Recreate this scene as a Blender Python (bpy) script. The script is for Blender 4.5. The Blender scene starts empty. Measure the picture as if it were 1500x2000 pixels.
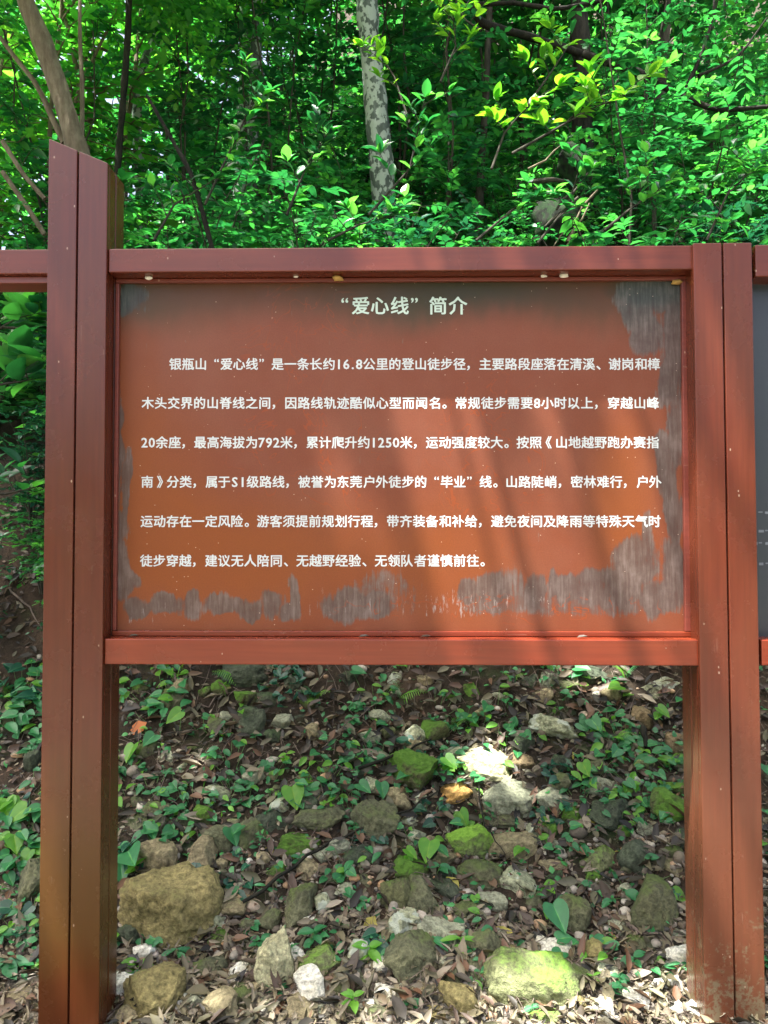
import bpy, bmesh, math, random
import numpy as np
from mathutils import Vector, Matrix, noise as mnoise

S = bpy.context.scene
COL = S.collection
R = math.radians
rnd = random.Random(11)

# ------------------------------------------------------------------ camera
CAM = Vector((0.0, -2.3, 1.47))
F = 1500.0                       # focal length in pixels of the 1500 x 2000 picture
cam_d = bpy.data.cameras.new('camera')
cam_d.sensor_fit = 'HORIZONTAL'; cam_d.sensor_width = 36; cam_d.lens = 36 * F / 1500.0
cam_d.clip_start = 0.05; cam_d.clip_end = 600
cam = bpy.data.objects.new('camera', cam_d); COL.objects.link(cam)
cam.location = CAM
cam.rotation_euler = (R(90 + 1.6), 0, R(0.9))
S.camera = cam
RM = cam.rotation_euler.to_matrix()

# ------------------------------------------------------------------ sky, sun, exposure
SUN = Vector((0.25, 0.19, -1.0)).normalized()      # direction the light travels
w = bpy.data.worlds.new('World'); S.world = w; w.use_nodes = True
nt = w.node_tree; nt.nodes.clear()
sky = nt.nodes.new('ShaderNodeTexSky'); sky.sky_type = 'NISHITA'; sky.sun_disc = False
sky.sun_elevation = math.asin(-SUN.z)
sky.sun_rotation = math.atan2(-SUN.x, -SUN.y)
sky.air_density = 0.55; sky.dust_density = 7.0; sky.ozone_density = 0.0
bg = nt.nodes.new('ShaderNodeBackground'); bg.inputs['Strength'].default_value = 0.15
ow = nt.nodes.new('ShaderNodeOutputWorld')
nt.links.new(sky.outputs[0], bg.inputs[0]); nt.links.new(bg.outputs[0], ow.inputs[0])
sd = bpy.data.lights.new('sun', 'SUN'); sd.energy = 5.0; sd.angle = R(0.55); sd.color = (1.0, 0.97, 0.92)
so = bpy.data.objects.new('sun', sd); COL.objects.link(so)
so.rotation_euler = SUN.to_track_quat('-Z', 'Y').to_euler(); so.location = (0, 0, 30)
S.view_settings.view_transform = 'Standard'; S.view_settings.look = 'None'
S.view_settings.gamma = 1.0; S.view_settings.use_curve_mapping = False
S.view_settings.exposure = 2.38

# ------------------------------------------------------------------ picture <-> place
def ray(px, py):
    return (RM @ Vector(((px - 750) / F, (1000 - py) / F, -1.0)))
def at(px, py, Y):
    d = ray(px, py); t = (Y - CAM.y) / d.y
    return CAM + d * t
def dist_at(Y): return Y - CAM.y
def proj(p):
    q = RM.transposed() @ (Vector(p) - CAM)
    return (750 + F * q.x / -q.z, 1000 - F * q.y / -q.z)

_hp = np.array([[-150, -2.0], [-12, -0.25], [-3, -0.06], [-0.3, -0.01], [0.1, 0.01], [0.35, 0.07], [0.8, 0.30], [1.3, 0.62],
                [1.8, 1.06], [2.5, 1.62], [4.0, 2.45], [8.0, 5.2], [14.0, 10.0], [40, 32.0], [80, 45.0], [160, 48]])
def height(x, y):
    x = np.asarray(x, dtype=float); y = np.asarray(y, dtype=float)
    h = np.interp(y, _hp[:, 0], _hp[:, 1])
    near = np.clip((y + 0.3) / 0.6, 0, 1)
    h = h + 0.035 * x * np.exp(-(y / 1.4) ** 2) * (np.abs(x) < 6)
    # bank a little steeper on the far left, hill falls away to the left further back
    h = h + 0.30 * np.clip((-x - 1.0) / 1.2, 0, 1) * np.clip((y - 1.2) / 1.0, 0, 1)
    fall = np.clip((-x - 2.6) / 6.0, 0, 1) * np.clip((y - 4.0) / 6.0, 0, 1)
    h = h * (1 - 0.62 * fall)
    b = (0.035 * np.sin(x * 2.3 + 1.1) * np.cos(y * 2.9 + x * .7) + 0.022 * np.sin(x * 5.7 + y * 3.1) + 0.012 * np.cos(x * 11.3 - y * 9.1)
         + 0.007 * np.sin(x * 23.0 + 1.7 * np.sin(y * 19)))
    far = 0.30 * np.sin(x * .45 + .6) * np.sin(y * .37) * np.clip((y - 3) / 5, 0, 1)
    return h + b * near + far
def hz(x, y): return float(height(x, y))
def hit(px, py):
    """point of the slope seen at a pixel"""
    d = ray(px, py); t = 1.6; st = 0.02
    while t < 60:
        p = CAM + d * t
        if p.z < hz(p.x, p.y): return p
        t += st; st = min(st * 1.02, .3)
    return CAM + d * 10

# ------------------------------------------------------------------ mesh helpers
def mesh_np(name, V, Fs, rnd_attr=None, smooth=True, attrs=None):
    """V (n,3); Fs list of (m,k) index arrays; one mesh"""
    me = bpy.data.meshes.new(name)
    V = np.asarray(V, dtype=np.float32)
    me.vertices.add(len(V)); me.vertices.foreach_set('co', V.ravel())
    loops = np.concatenate([f.ravel() for f in Fs]).astype(np.int32)
    tot = np.concatenate([np.full(len(f), f.shape[1], dtype=np.int32) for f in Fs])
    start = np.concatenate([[0], np.cumsum(tot)[:-1]]).astype(np.int32)
    me.loops.add(len(loops)); me.loops.foreach_set('vertex_index', loops)
    me.polygons.add(len(tot)); me.polygons.foreach_set('loop_start', start)
    me.polygons.foreach_set('use_smooth', np.full(len(tot), smooth, dtype=bool))
    a = dict(attrs or {})
    if rnd_attr is not None: a['vary'] = rnd_attr
    for k, val in a.items():
        at_ = me.attributes.new(k, 'FLOAT', 'POINT')
        at_.data.foreach_set('value', np.asarray(val, dtype=np.float32))
    me.update(calc_edges=True); me.validate()
    return me

def link(name, me, mat=None, parent=None, loc=None):
    o = bpy.data.objects.new(name, me); COL.objects.link(o)
    if mat is not None and me is not None and not me.materials: me.materials.append(mat)
    if parent is not None: o.parent = parent
    if loc is not None: o.location = loc
    return o
def empty(name, loc, rz=0):
    o = bpy.data.objects.new(name, None); COL.objects.link(o); o.location = loc; o.rotation_euler = (0, 0, rz)
    o.empty_display_size = .1
    return o
def tag(o, label=None, cat=None, group=None, kind=None):
    if label: o['label'] = label
    if cat: o['category'] = cat
    if group: o['group'] = group
    if kind: o['kind'] = kind
    return o

def box_mesh(name, x0, x1, y0, y1, z0, z1, bev=0.003, slant=None):
    bm = bmesh.new()
    vs = []
    for x in (x0, x1):
        for y in (y0, y1):
            for z in (z0, z1):
                zz = z
                if slant and z == z1: zz = z1 + (slant if x == x0 else 0)
                vs.append(bm.verts.new((x, y, zz)))
    for f in ((0, 1, 3, 2), (4, 6, 7, 5), (0, 4, 5, 1), (2, 3, 7, 6), (0, 2, 6, 4), (1, 5, 7, 3)):
        bm.faces.new([vs[i] for i in f])
    bmesh.ops.recalc_face_normals(bm, faces=bm.faces)
    if bev: bmesh.ops.bevel(bm, geom=bm.edges[:], offset=bev, segments=2, affect='EDGES', profile=.6)
    me = bpy.data.meshes.new(name); bm.to_mesh(me); bm.free()
    return me

def tube_np(pts, rad, n=6):
    """returns V, F(quads)"""
    P = np.array([tuple(p) for p in pts], dtype=float); m = len(P)
    T = np.gradient(P, axis=0); T /= np.linalg.norm(T, axis=1)[:, None] + 1e-9
    up = np.tile([0.0, 0.0, 1.0], (m, 1)); up[np.abs(T[:, 2]) > .9] = (1, 0, 0)
    ref = up[0]
    A = []; 
    a = np.cross(T[0], ref); a /= np.linalg.norm(a)
    for i in range(m):
        a = a - T[i] * np.dot(a, T[i]); a /= np.linalg.norm(a) + 1e-9; A.append(a)
    A = np.array(A); B = np.cross(T, A)
    th = np.linspace(0, 2 * np.pi, n, endpoint=False)
    rad = np.asarray(rad, dtype=float)
    V = P[:, None] + rad[:, None, None] * (np.cos(th)[None, :, None] * A[:, None] + np.sin(th)[None, :, None] * B[:, None])
    V = V.reshape(-1, 3)
    i = np.arange(m - 1)[:, None] * n; j = np.arange(n)[None]; j2 = (j + 1) % n
    Fq = np.stack([i + j, i + j2, i + n + j2, i + n + j], -1).reshape(-1, 4)
    return V, Fq
class MB:
    def __init__(s): s.V = []; s.F = {}; s.n = 0; s.A = []
    def add(s, V, *Fs, vary=0.5):
        V = np.asarray(V)
        for f in Fs: s.F.setdefault(f.shape[1], []).append(f + s.n)
        s.V.append(V); s.n += len(V)
        s.A.append(np.full(len(V), vary) if np.isscalar(vary) else vary)
        return s
    def tube(s, pts, rad, n=6, vary=.5):
        V, f = tube_np(pts, rad, n); return s.add(V, f, vary=vary)
    def mesh(s, name, smooth=True):
        return mesh_np(name, np.concatenate(s.V), [np.concatenate(v) for v in s.F.values()], np.concatenate(s.A), smooth)

# leaf templates: unit length along +Y, face up +Z
def leaf_tpl(w=.24, fold=.07, droop=.12, pos=(.28, .64), w2=.82):
    a, b = pos
    V = np.array([(0, 0, 0), (0, .33, .02), (0, .68, -droop * .35), (0, 1, -droop),
                  (-w, a, fold), (-w * w2, b, fold - droop * .3), (w, a, fold), (w * w2, b, fold - droop * .3)], dtype=float)
    T = np.array([(0, 1, 4), (2, 3, 5), (0, 6, 1), (2, 7, 3)]); Q = np.array([(1, 2, 5, 4), (6, 7, 2, 1)])
    return V, T, Q
LEAF = leaf_tpl()
LEAFW = leaf_tpl(.30, .05, .16, (.30, .62), .85)
LEAFN = leaf_tpl(.15, .04, .18)
DRY = leaf_tpl(.20, .13, -.10)
def nrm(a): return a / (np.linalg.norm(a, axis=-1, keepdims=True) + 1e-9)
def scatter_leaves(mb, tpl, P, D, N, L, vary, wid=None):
    """P pos, D direction, N normal hint, L length"""
    V, T, Q = tpl; n = len(P)
    if n == 0: return
    D = nrm(D); X = nrm(np.cross(D, N)); Z = np.cross(X, D)
    W = np.ones(n) if wid is None else wid
    VV = (P[:, None] + L[:, None, None] * (V[None, :, 0, None] * X[:, None] * W[:, None, None] + V[None, :, 1, None] * D[:, None] + V[None, :, 2, None] * Z[:, None]))
    k = len(V); off = (np.arange(n) * k)[:, None, None]
    mb.add(VV.reshape(-1, 3), (T[None] + off).reshape(-1, 3), (Q[None] + off).reshape(-1, 4), vary=np.repeat(vary, k))

# ------------------------------------------------------------------ materials
def new_mat(name):
    m = bpy.data.materials.new(name); m.use_nodes = True
    n = m.node_tree.nodes; l = m.node_tree.links
    b = n['Principled BSDF']
    return m, n, l, b
def N(n, t, **kw):
    x = n.new(t)
    for k, v in kw.items():
        if k in x.inputs: x.inputs[k].default_value = v
        else: setattr(x, k, v)
    return x
def ramp(n, stops, interp='LINEAR'):
    r = n.new('ShaderNodeValToRGB'); r.color_ramp.interpolation = interp
    e = r.color_ramp.elements
    while len(e) < len(stops): e.new(.5)
    for i, (p, c) in enumerate(stops):
        e[i].position = p; e[i].color = (*c, 1) if len(c) == 3 else c
    return r
def mixc(n, l, fac, a, b, mode='MIX'):
    m = n.new('ShaderNodeMix'); m.data_type = 'RGBA'; m.blend_type = mode
    for s, v in ((m.inputs[0], fac), (m.inputs[6], a), (m.inputs[7], b)):
        if hasattr(v, 'is_output'): l.new(v, s)
        elif isinstance(v, (int, float)): s.default_value = v
        else: s.default_value = (*v, 1)
    return m.outputs[2]
def mth(n, l, op, a, b=None, c=None, clamp=False):
    m = n.new('ShaderNodeMath'); m.operation = op; m.use_clamp = clamp
    for i, v in enumerate((a, b, c)):
        if v is None: continue
        if hasattr(v, 'is_output'): l.new(v, m.inputs[i])
        else: m.inputs[i].default_value = v
    return m.outputs[0]
def coord(n, l, kind='Object', scale=(1, 1, 1)):
    tc = n.new('ShaderNodeTexCoord'); mp = n.new('ShaderNodeMapping'); mp.inputs['Scale'].default_value = scale
    l.new(tc.outputs[kind], mp.inputs[0]); return mp.outputs[0]
def noise(n, l, vec, scale, detail=4, rough=.55, dist=0):
    x = N(n, 'ShaderNodeTexNoise', Scale=scale, Detail=detail, Roughness=rough, Distortion=dist)
    l.new(vec, x.inputs['Vector']); return x.outputs[0]
def bump(n, l, b, h, strength=.3, dist=.01):
    bp = N(n, 'ShaderNodeBump', Strength=strength, Distance=dist); l.new(h, bp.inputs['Height']); l.new(bp.outputs[0], b.inputs['Normal'])

def ramp_out(n, l, v, stops):
    r = ramp(n, stops); l.new(v, r.inputs[0]); return r.outputs[0]
def leaf_mat(name, stops, trans=.35, rough=.42, tcol=(1.5, 1.7, .5)):
    m, n, l, b = new_mat(name)
    at_ = n.new('ShaderNodeAttribute'); at_.attribute_name = 'vary'
    oi = n.new('ShaderNodeObjectInfo')
    v = mth(n, l, 'ADD', at_.outputs['Fac'], mth(n, l, 'MULTIPLY', mth(n, l, 'SUBTRACT', oi.outputs['Random'], .5), .25), clamp=True)
    r = ramp(n, stops); l.new(v, r.inputs[0])
    ns = noise(n, l, coord(n, l, 'Object'), 38, 3)
    c = mixc(n, l, mth(n, l, 'MULTIPLY', ns, .35), r.outputs[0], tuple(x * .55 for x in stops[0][1]))
    l.new(c, b.inputs['Base Color']); b.inputs['Roughness'].default_value = rough
    b.inputs['Specular IOR Level'].default_value = .55
    bump(n, l, b, ns, .25, .004)
    tr = n.new('ShaderNodeBsdfTranslucent')
    l.new(mixc(n, l, 1.0, c, tcol, 'MULTIPLY'), tr.inputs[0])
    mx = n.new('ShaderNodeMixShader'); mx.inputs[0].default_value = trans
    l.new(b.outputs[0], mx.inputs[1]); l.new(tr.outputs[0], mx.inputs[2])
    l.new(mx.outputs[0], n['Material Output'].inputs[0])
    return m
G1 = leaf_mat('leaf_green', [(0, (.010, .060, .032)), (.4, (.024, .125, .045)), (.75, (.055, .22, .055)), (1, (.16, .40, .07))], .45, .30, (1.2, 2.1, .95))
G2 = leaf_mat('leaf_dark', [(0, (.008, .046, .030)), (.6, (.018, .095, .052)), (1, (.045, .18, .068))], .32, .26, (1.1, 1.8, 1.1))
G3 = leaf_mat('leaf_fresh', [(0, (.07, .25, .03)), (.5, (.13, .36, .035)), (1, (.24, .46, .05))], .5, .42, (1.4, 1.6, .5))
G4 = leaf_mat('leaf_herb', [(0, (.020, .12, .042)), (.5, (.036, .21, .065)), (.9, (.075, .33, .08)), (1, (.19, .38, .07))], .32, .45, (1.3, 1.6, .6))
G5 = leaf_mat('leaf_sunlit_far', [(0, (.03, .15, .04)), (.5, (.07, .28, .05)), (1, (.20, .42, .06))], .5, .40, (1.5, 2.0, .7))
DRYM = leaf_mat('leaf_dry', [(0, (.012, .011, .009)), (.22, (.032, .026, .013)), (.42, (.075, .046, .028)), (.5, (.14, .066, .030)), (.62, (.088, .086, .046)), (.8, (.175, .148, .080)), (1, (.34, .29, .21))], .10, .6, (1, .8, .6))
YEL = leaf_mat('leaf_yellow', [(0, (.35, .33, .04)), (1, (.45, .38, .06))], .3, .5, (1, .9, .5))
ORG = leaf_mat('leaf_orange', [(0, (.50, .12, .02)), (1, (.62, .22, .03))], .3, .5, (1, .7, .4))
REDL = leaf_mat('leaf_red', [(0, (.35, .03, .02)), (1, (.42, .05, .03))], .2, .5, (1, .6, .4))

def paint_mat(name, base, base2, axis, low=None, wear=.5, rough=.25, peel=0):
    """glossy red-brown paint over timber; axis = grain direction"""
    m, n, l, b = new_mat(name)
    sc = {'x': (1.2, 28, 28), 'z': (28, 28, 1.2)}[axis]
    geo = n.new('ShaderNodeNewGeometry')
    mp = n.new('ShaderNodeMapping'); mp.inputs['Scale'].default_value = sc; l.new(geo.outputs['Position'], mp.inputs[0])
    grain = noise(n, l, mp.outputs[0], 2.6, 6, .65)
    mp2 = n.new('ShaderNodeMapping'); mp2.inputs['Scale'].default_value = {'x': (.7, 2, 2), 'z': (2.5, 2.5, .8)}[axis]; l.new(geo.outputs['Position'], mp2.inputs[0])
    big = noise(n, l, mp2.outputs[0], 2.2, 4, .5)
    r = ramp(n, [(.3, (0, 0, 0)), (.7, (1, 1, 1))]); l.new(big, r.inputs[0])
    c = mixc(n, l, r.outputs[0], base, base2)
    gr = ramp(n, [(.40, (.72, .72, .72)), (.62, (1.06, 1.06, 1.06))]); l.new(grain, gr.inputs[0])
    c = mixc(n, l, .55, c, mixc(n, l, 1.0, c, gr.outputs[0], 'MULTIPLY'))
    sep = n.new('ShaderNodeSeparateXYZ'); l.new(geo.outputs['Position'], sep.inputs[0])
    fine = noise(n, l, geo.outputs['Position'], 55, 5, .7)
    midn = noise(n, l, geo.outputs['Position'], 7, 5, .6)
    rg = mth(n, l, 'MULTIPLY', fine, .1)
    if low:
        zz = mth(n, l, 'ADD', sep.outputs['Z'], mth(n, l, 'MULTIPLY', mth(n, l, 'SUBTRACT', midn, .5), .22))
        lr = ramp(n, low[0]); l.new(mth(n, l, 'DIVIDE', zz, 3.0), lr.inputs[0])
        c = mixc(n, l, lr.outputs[0], c, low[1])
    if peel:
        # flaking near the foot: thresholded noise that gets denser downwards
        vv = mth(n, l, 'SUBTRACT', fine, mth(n, l, 'MULTIPLY', sep.outputs['Z'], .62))
        vv = mth(n, l, 'ADD', vv, mth(n, l, 'MULTIPLY', mth(n, l, 'SUBTRACT', noise(n, l, geo.outputs['Position'], 11, 4, .6), .5), .9))
        pr = ramp(n, [(.46 - peel * .06, (0, 0, 0)), (.60 - peel * .06, (1, 1, 1))]); l.new(vv, pr.inputs[0])
        c = mixc(n, l, mth(n, l, 'MULTIPLY', pr.outputs[0], .5), c, (.16, .165, .10))
    # pale specks and scratches
    vo = n.new('ShaderNodeTexVoronoi'); vo.inputs['Scale'].default_value = 46
    mp3 = n.new('ShaderNodeMapping'); mp3.inputs['Scale'].default_value = (1, 1, .55); l.new(geo.outputs['Position'], mp3.inputs[0]); l.new(mp3.outputs[0], vo.inputs['Vector'])
    sp = mth(n, l, 'LESS_THAN', vo.outputs['Distance'], .10)
    sepc = n.new('ShaderNodeSeparateColor'); l.new(vo.outputs['Color'], sepc.inputs[0])
    sp = mth(n, l, 'MULTIPLY', sp, mth(n, l, 'GREATER_THAN', sepc.outputs[0], 1 - .16 * wear))
    sc1 = noise(n, l, mp.outputs[0], 9, 2, .5)
    scr = mth(n, l, 'MULTIPLY', mth(n, l, 'GREATER_THAN', sc1, .70), mth(n, l, 'GREATER_THAN', midn, .55))
    spm = mth(n, l, 'MAXIMUM', sp, mth(n, l, 'MULTIPLY', scr, .35))
    c = mixc(n, l, mth(n, l, 'MULTIPLY', spm, .75), c, (.36, .25, .18))
    l.new(c, b.inputs['Base Color'])
    l.new(mth(n, l, 'ADD', mth(n, l, 'MULTIPLY', midn, .22), rough - .1), b.inputs['Roughness'])
    b.inputs['Specular IOR Level'].default_value = .42
    hh = mth(n, l, 'ADD', mth(n, l, 'MULTIPLY', grain, .5), mth(n, l, 'MULTIPLY', fine, .35))
    bump(n, l, b, hh, .22, .0018)
    return m
POSTL = paint_mat('red_brown_paint_post', (.076, .013, .006), (.086, .021, .008), 'z',
                  low=([(.0, (.25, .25, .25)), (.045, (.35, .35, .35)), (.09, (.8, .8, .8)), (.17, (.75, .75, .75)), (.30, (0, 0, 0))], (.075, .038, .008)), wear=.9, peel=0)
POSTR = paint_mat('red_brown_paint_worn_post', (.100, .018, .008), (.118, .030, .013), 'z',
                  low=([(.0, (.35, .35, .35)), (.20, (.25, .25, .25)), (.34, (0, 0, 0))], (.16, .085, .045)), wear=1.0, peel=1.0)
RAIL = paint_mat('red_brown_paint_rail', (.100, .017, .008), (.125, .029, .013), 'x', wear=.7)
RAILB = paint_mat('red_paint_lower_rail', (.155, .023, .009), (.170, .034, .013), 'x', wear=.5)
MOULD = paint_mat('dark_red_moulding_paint', (.14, .030, .020), (.18, .045, .03), 'x', wear=.6, rough=.32)

def panel_mat():
    m, n, l, b = new_mat('weathered_orange_panel')
    geo = n.new('ShaderNodeNewGeometry'); P = geo.outputs['Position']
    def mp(sc):
        x = n.new('ShaderNodeMapping'); x.inputs['Scale'].default_value = sc; l.new(P, x.inputs[0]); return x.outputs[0]
    g = n.new('ShaderNodeAttribute'); g.attribute_name = 'grey'
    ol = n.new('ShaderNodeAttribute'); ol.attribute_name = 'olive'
    og = n.new('ShaderNodeAttribute'); og.attribute_name = 'orange'
    sc = n.new('ShaderNodeAttribute'); sc.attribute_name = 'scuff'
    mapz = n.new('ShaderNodeAttribute'); mapz.attribute_name = 'ghost'
    big = noise(n, l, P, 3.2, 5, .6)
    br = ramp(n, [(.35, (.138, .034, .012)), (.65, (.150, .046, .022))]); l.new(big, br.inputs[0])
    c = mixc(n, l, og.outputs['Fac'], br.outputs[0], (.17, .042, .005))
    weave = noise(n, l, mp((240, 1, 240)), 1, 2, .5)
    c = mixc(n, l, .16, c, mixc(n, l, 1.0, c, ramp_out(n, l, weave, [(.3, (.5, .5, .5)), (.7, (1.3, 1.3, 1.3))]), 'MULTIPLY'))
    c = mixc(n, l, mth(n, l, 'MULTIPLY', ol.outputs['Fac'], .95), c, (.026, .026, .009))  # olive tint, darkened so the colour also carries the rail's shade
    # grey-blue bare sheet, ragged vertical streaks
    st = noise(n, l, mp((70, 1, 6)), 1.5, 6, .72); st2 = noise(n, l, mp((1, 1, .8)), 17, 6, .65)
    gv = mth(n, l, 'ADD', g.outputs['Fac'], mth(n, l, 'MULTIPLY', mth(n, l, 'SUBTRACT', mth(n, l, 'ADD', st, st2), 1.0), 1.35))
    gm = ramp(n, [(.34, (0, 0, 0)), (.50, (.55, .55, .55)), (.72, (1, 1, 1))]); l.new(gv, gm.inputs[0])
    gc = ramp(n, [(.36, (.014, .026, .028)), (.5, (.048, .064, .062)), (.62, (.125, .130, .120))]); l.new(mth(n, l, 'ADD', mth(n, l, 'MULTIPLY', st2, .45), mth(n, l, 'MULTIPLY', st, .55)), gc.inputs[0])
    c = mixc(n, l, mth(n, l, 'MULTIPLY', gm.outputs[0], .64), c, gc.outputs[0])
    # whitish scuffs along the foot
    sv = mth(n, l, 'ADD', sc.outputs['Fac'], mth(n, l, 'MULTIPLY', mth(n, l, 'SUBTRACT', noise(n, l, mp((60, 1, 11)), 1.2, 6, .75), .5), 1.9))
    sm = ramp(n, [(.78, (0, 0, 0)), (.90, (1, 1, 1))]); l.new(sv, sm.inputs[0])
    c = mixc(n, l, mth(n, l, 'MULTIPLY', sm.outputs[0], .7), c, (.24, .20, .18))
    # peeled wriggles: contour lines of a noise, only where 'ghost' is set
    nz = noise(n, l, P, 6.5, 3, .6, .8)
    ln = mth(n, l, 'ABSOLUTE', mth(n, l, 'SUBTRACT', nz, .5))
    lm = mth(n, l, 'MULTIPLY', mth(n, l, 'LESS_THAN', ln, .0065), mapz.outputs['Fac'])
    c = mixc(n, l, mth(n, l, 'MULTIPLY', lm, .75), c, (.20, .038, .006))
    # pale dust specks, hairline scratches
    vo = N(n, 'ShaderNodeTexVoronoi', Scale=85); l.new(P, vo.inputs['Vector'])
    sepc = n.new('ShaderNodeSeparateColor'); l.new(vo.outputs['Color'], sepc.inputs[0])
    sp = mth(n, l, 'MULTIPLY', mth(n, l, 'LESS_THAN', vo.outputs['Distance'], .12), mth(n, l, 'GREATER_THAN', sepc.outputs[0], .95))
    c = mixc(n, l, mth(n, l, 'MULTIPLY', sp, .6), c, (.55, .42, .32))
    l.new(c, b.inputs['Base Color'])
    l.new(mth(n, l, 'ADD', mth(n, l, 'MULTIPLY', st2, .3), .30), b.inputs['Roughness'])
    b.inputs['Specular IOR Level'].default_value = .28
    bump(n, l, b, mth(n, l, 'ADD', weave, mth(n, l, 'MULTIPLY', gm.outputs[0], -.6)), .12, .001)
    return m
PANEL = panel_mat()

def simple_mat(name, col, rough=.6, spec=.5):
    m, n, l, b = new_mat(name)
    ns = noise(n, l, coord(n, l), 30, 4)
    c = mixc(n, l, mth(n, l, 'MULTIPLY', ns, .35), col, tuple(x * .6 for x in col))
    l.new(c, b.inputs['Base Color']); b.inputs['Roughness'].default_value = rough; b.inputs['Specular IOR Level'].default_value = spec
    bump(n, l, b, ns, .2, .002); return m
WHITE = simple_mat('white_lettering', (.50, .54, .53), .6)
TITLE = simple_mat('faded_mint_lettering', (.48, .60, .50), .6)
SMALLP = simple_mat('small_print', (.16, .18, .2), .6)
COCOON = simple_mat('pale_cocoon', (.75, .72, .62), .7)
MUD = simple_mat('yellow_mud_nest', (.42, .26, .07), .9)
BLUEP = simple_mat('blue_plastic', (.01, .12, .65), .3)
DARKPANEL = simple_mat('dark_blue_grey_panel', (.030, .036, .045), .35)
DEBRIS = simple_mat('dark_debris', (.03, .022, .018), .8)

def bark_mat(name, a, bcol, spots=None):
    m, n, l, b = new_mat(name)
    P = coord(n, l, 'Object', (9, 9, 2.5)); ns = noise(n, l, P, 2.5, 6, .65)
    P2 = coord(n, l, 'Object', (1, 1, .7)); n2 = noise(n, l, P2, 9, 4, .6)
    r = ramp(n, [(.35, a), (.65, bcol)]); l.new(ns, r.inputs[0]); c = r.outputs[0]
    if spots:
        r2 = ramp(n, [(.47, (0, 0, 0)), (.52, (1, 1, 1))]); l.new(noise(n, l, P2, 16, 3, .5), r2.inputs[0])
        c = mixc(n, l, mth(n, l, 'MULTIPLY', r2.outputs[0], .85), c, spots)
    l.new(c, b.inputs['Base Color']); b.inputs['Roughness'].default_value = .85; b.inputs['Specular IOR Level'].default_value = .12
    bump(n, l, b, mth(n, l, 'ADD', ns, n2), .6, .02); return m
BARK = bark_mat('bark_brown', (.022, .022, .016), (.065, .060, .044))
BARKL = bark_mat('bark_smooth_tan', (.09, .072, .046), (.17, .145, .095))
BARKM = bark_mat('bark_pale_mottled', (.05, .065, .055), (.10, .125, .105), (.32, .38, .32))
BARKD = bark_mat('bark_dark', (.008, .009, .007), (.028, .026, .019))
ROTTEN = bark_mat('rotten_wood', (.003, .005, .003), (.012, .016, .009), (.010, .028, .008))
TWIG = bark_mat('dry_twig', (.06, .045, .035), (.20, .16, .13))
STEMG = simple_mat('green_stem', (.10, .20, .05), .5)

def rock_mat(name, a, bcol, moss, mosscol=(.055, .115, .015), lichen=0):
    m, n, l, b = new_mat(name)
    oi = n.new('ShaderNodeObjectInfo')
    tc = n.new('ShaderNodeTexCoord'); ad = n.new('ShaderNodeVectorMath'); ad.operation = 'ADD'
    l.new(tc.outputs['Object'], ad.inputs[0]); l.new(oi.outputs['Random'], ad.inputs[1])
    P = ad.outputs[0]
    n1 = noise(n, l, P, 9, 6, .62); n2 = noise(n, l, P, 60, 5, .7); n3 = noise(n, l, P, 4.5, 4, .55)
    r = ramp(n, [(.3, a), (.7, bcol)]); l.new(n1, r.inputs[0])
    c = mixc(n, l, .9, r.outputs[0], mixc(n, l, 1.0, r.outputs[0], ramp_out(n, l, n2, [(.34, (.40, .40, .40)), (.5, (.95, .95, .95)), (.66, (1.6, 1.6, 1.6))]), 'MULTIPLY'))
    geo = n.new('ShaderNodeNewGeometry'); sp = n.new('ShaderNodeSeparateXYZ'); l.new(geo.outputs['Normal'], sp.inputs[0])
    mv = mth(n, l, 'ADD', mth(n, l, 'ADD', mth(n, l, 'MULTIPLY', sp.outputs['Z'], .16), mth(n, l, 'MULTIPLY', mth(n, l, 'SUBTRACT', n3, .5), 1.3)), mth(n, l, 'MULTIPLY', mth(n, l, 'SUBTRACT', n2, .5), .5))
    mr = ramp(n, [(.42 - moss * .6, (0, 0, 0)), (.66 - moss * .6, (1, 1, 1))]); l.new(mth(n, l, 'ADD', mv, .1), mr.inputs[0])
    mc = mixc(n, l, n2, tuple(x * .5 for x in mosscol), tuple(x * 1.5 for x in mosscol))
    c = mixc(n, l, mth(n, l, 'MULTIPLY', mr.outputs[0], .85), c, mc)
    if lichen:
        lr = ramp(n, [(.54, (0, 0, 0)), (.58, (1, 1, 1))]); l.new(noise(n, l, P, 17, 4, .6), lr.inputs[0])
        c = mixc(n, l, mth(n, l, 'MULTIPLY', lr.outputs[0], lichen), c, (.38, .42, .34))
    l.new(c, b.inputs['Base Color']); b.inputs['Roughness'].default_value = .88; b.inputs['Specular IOR Level'].default_value = .25
    bump(n, l, b, mth(n, l, 'ADD', mth(n, l, 'ADD', n1, mth(n, l, 'MULTIPLY', n2, .5)), mth(n, l, 'MULTIPLY', mr.outputs[0], .2)), 1.0, .022)
    return m
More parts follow.
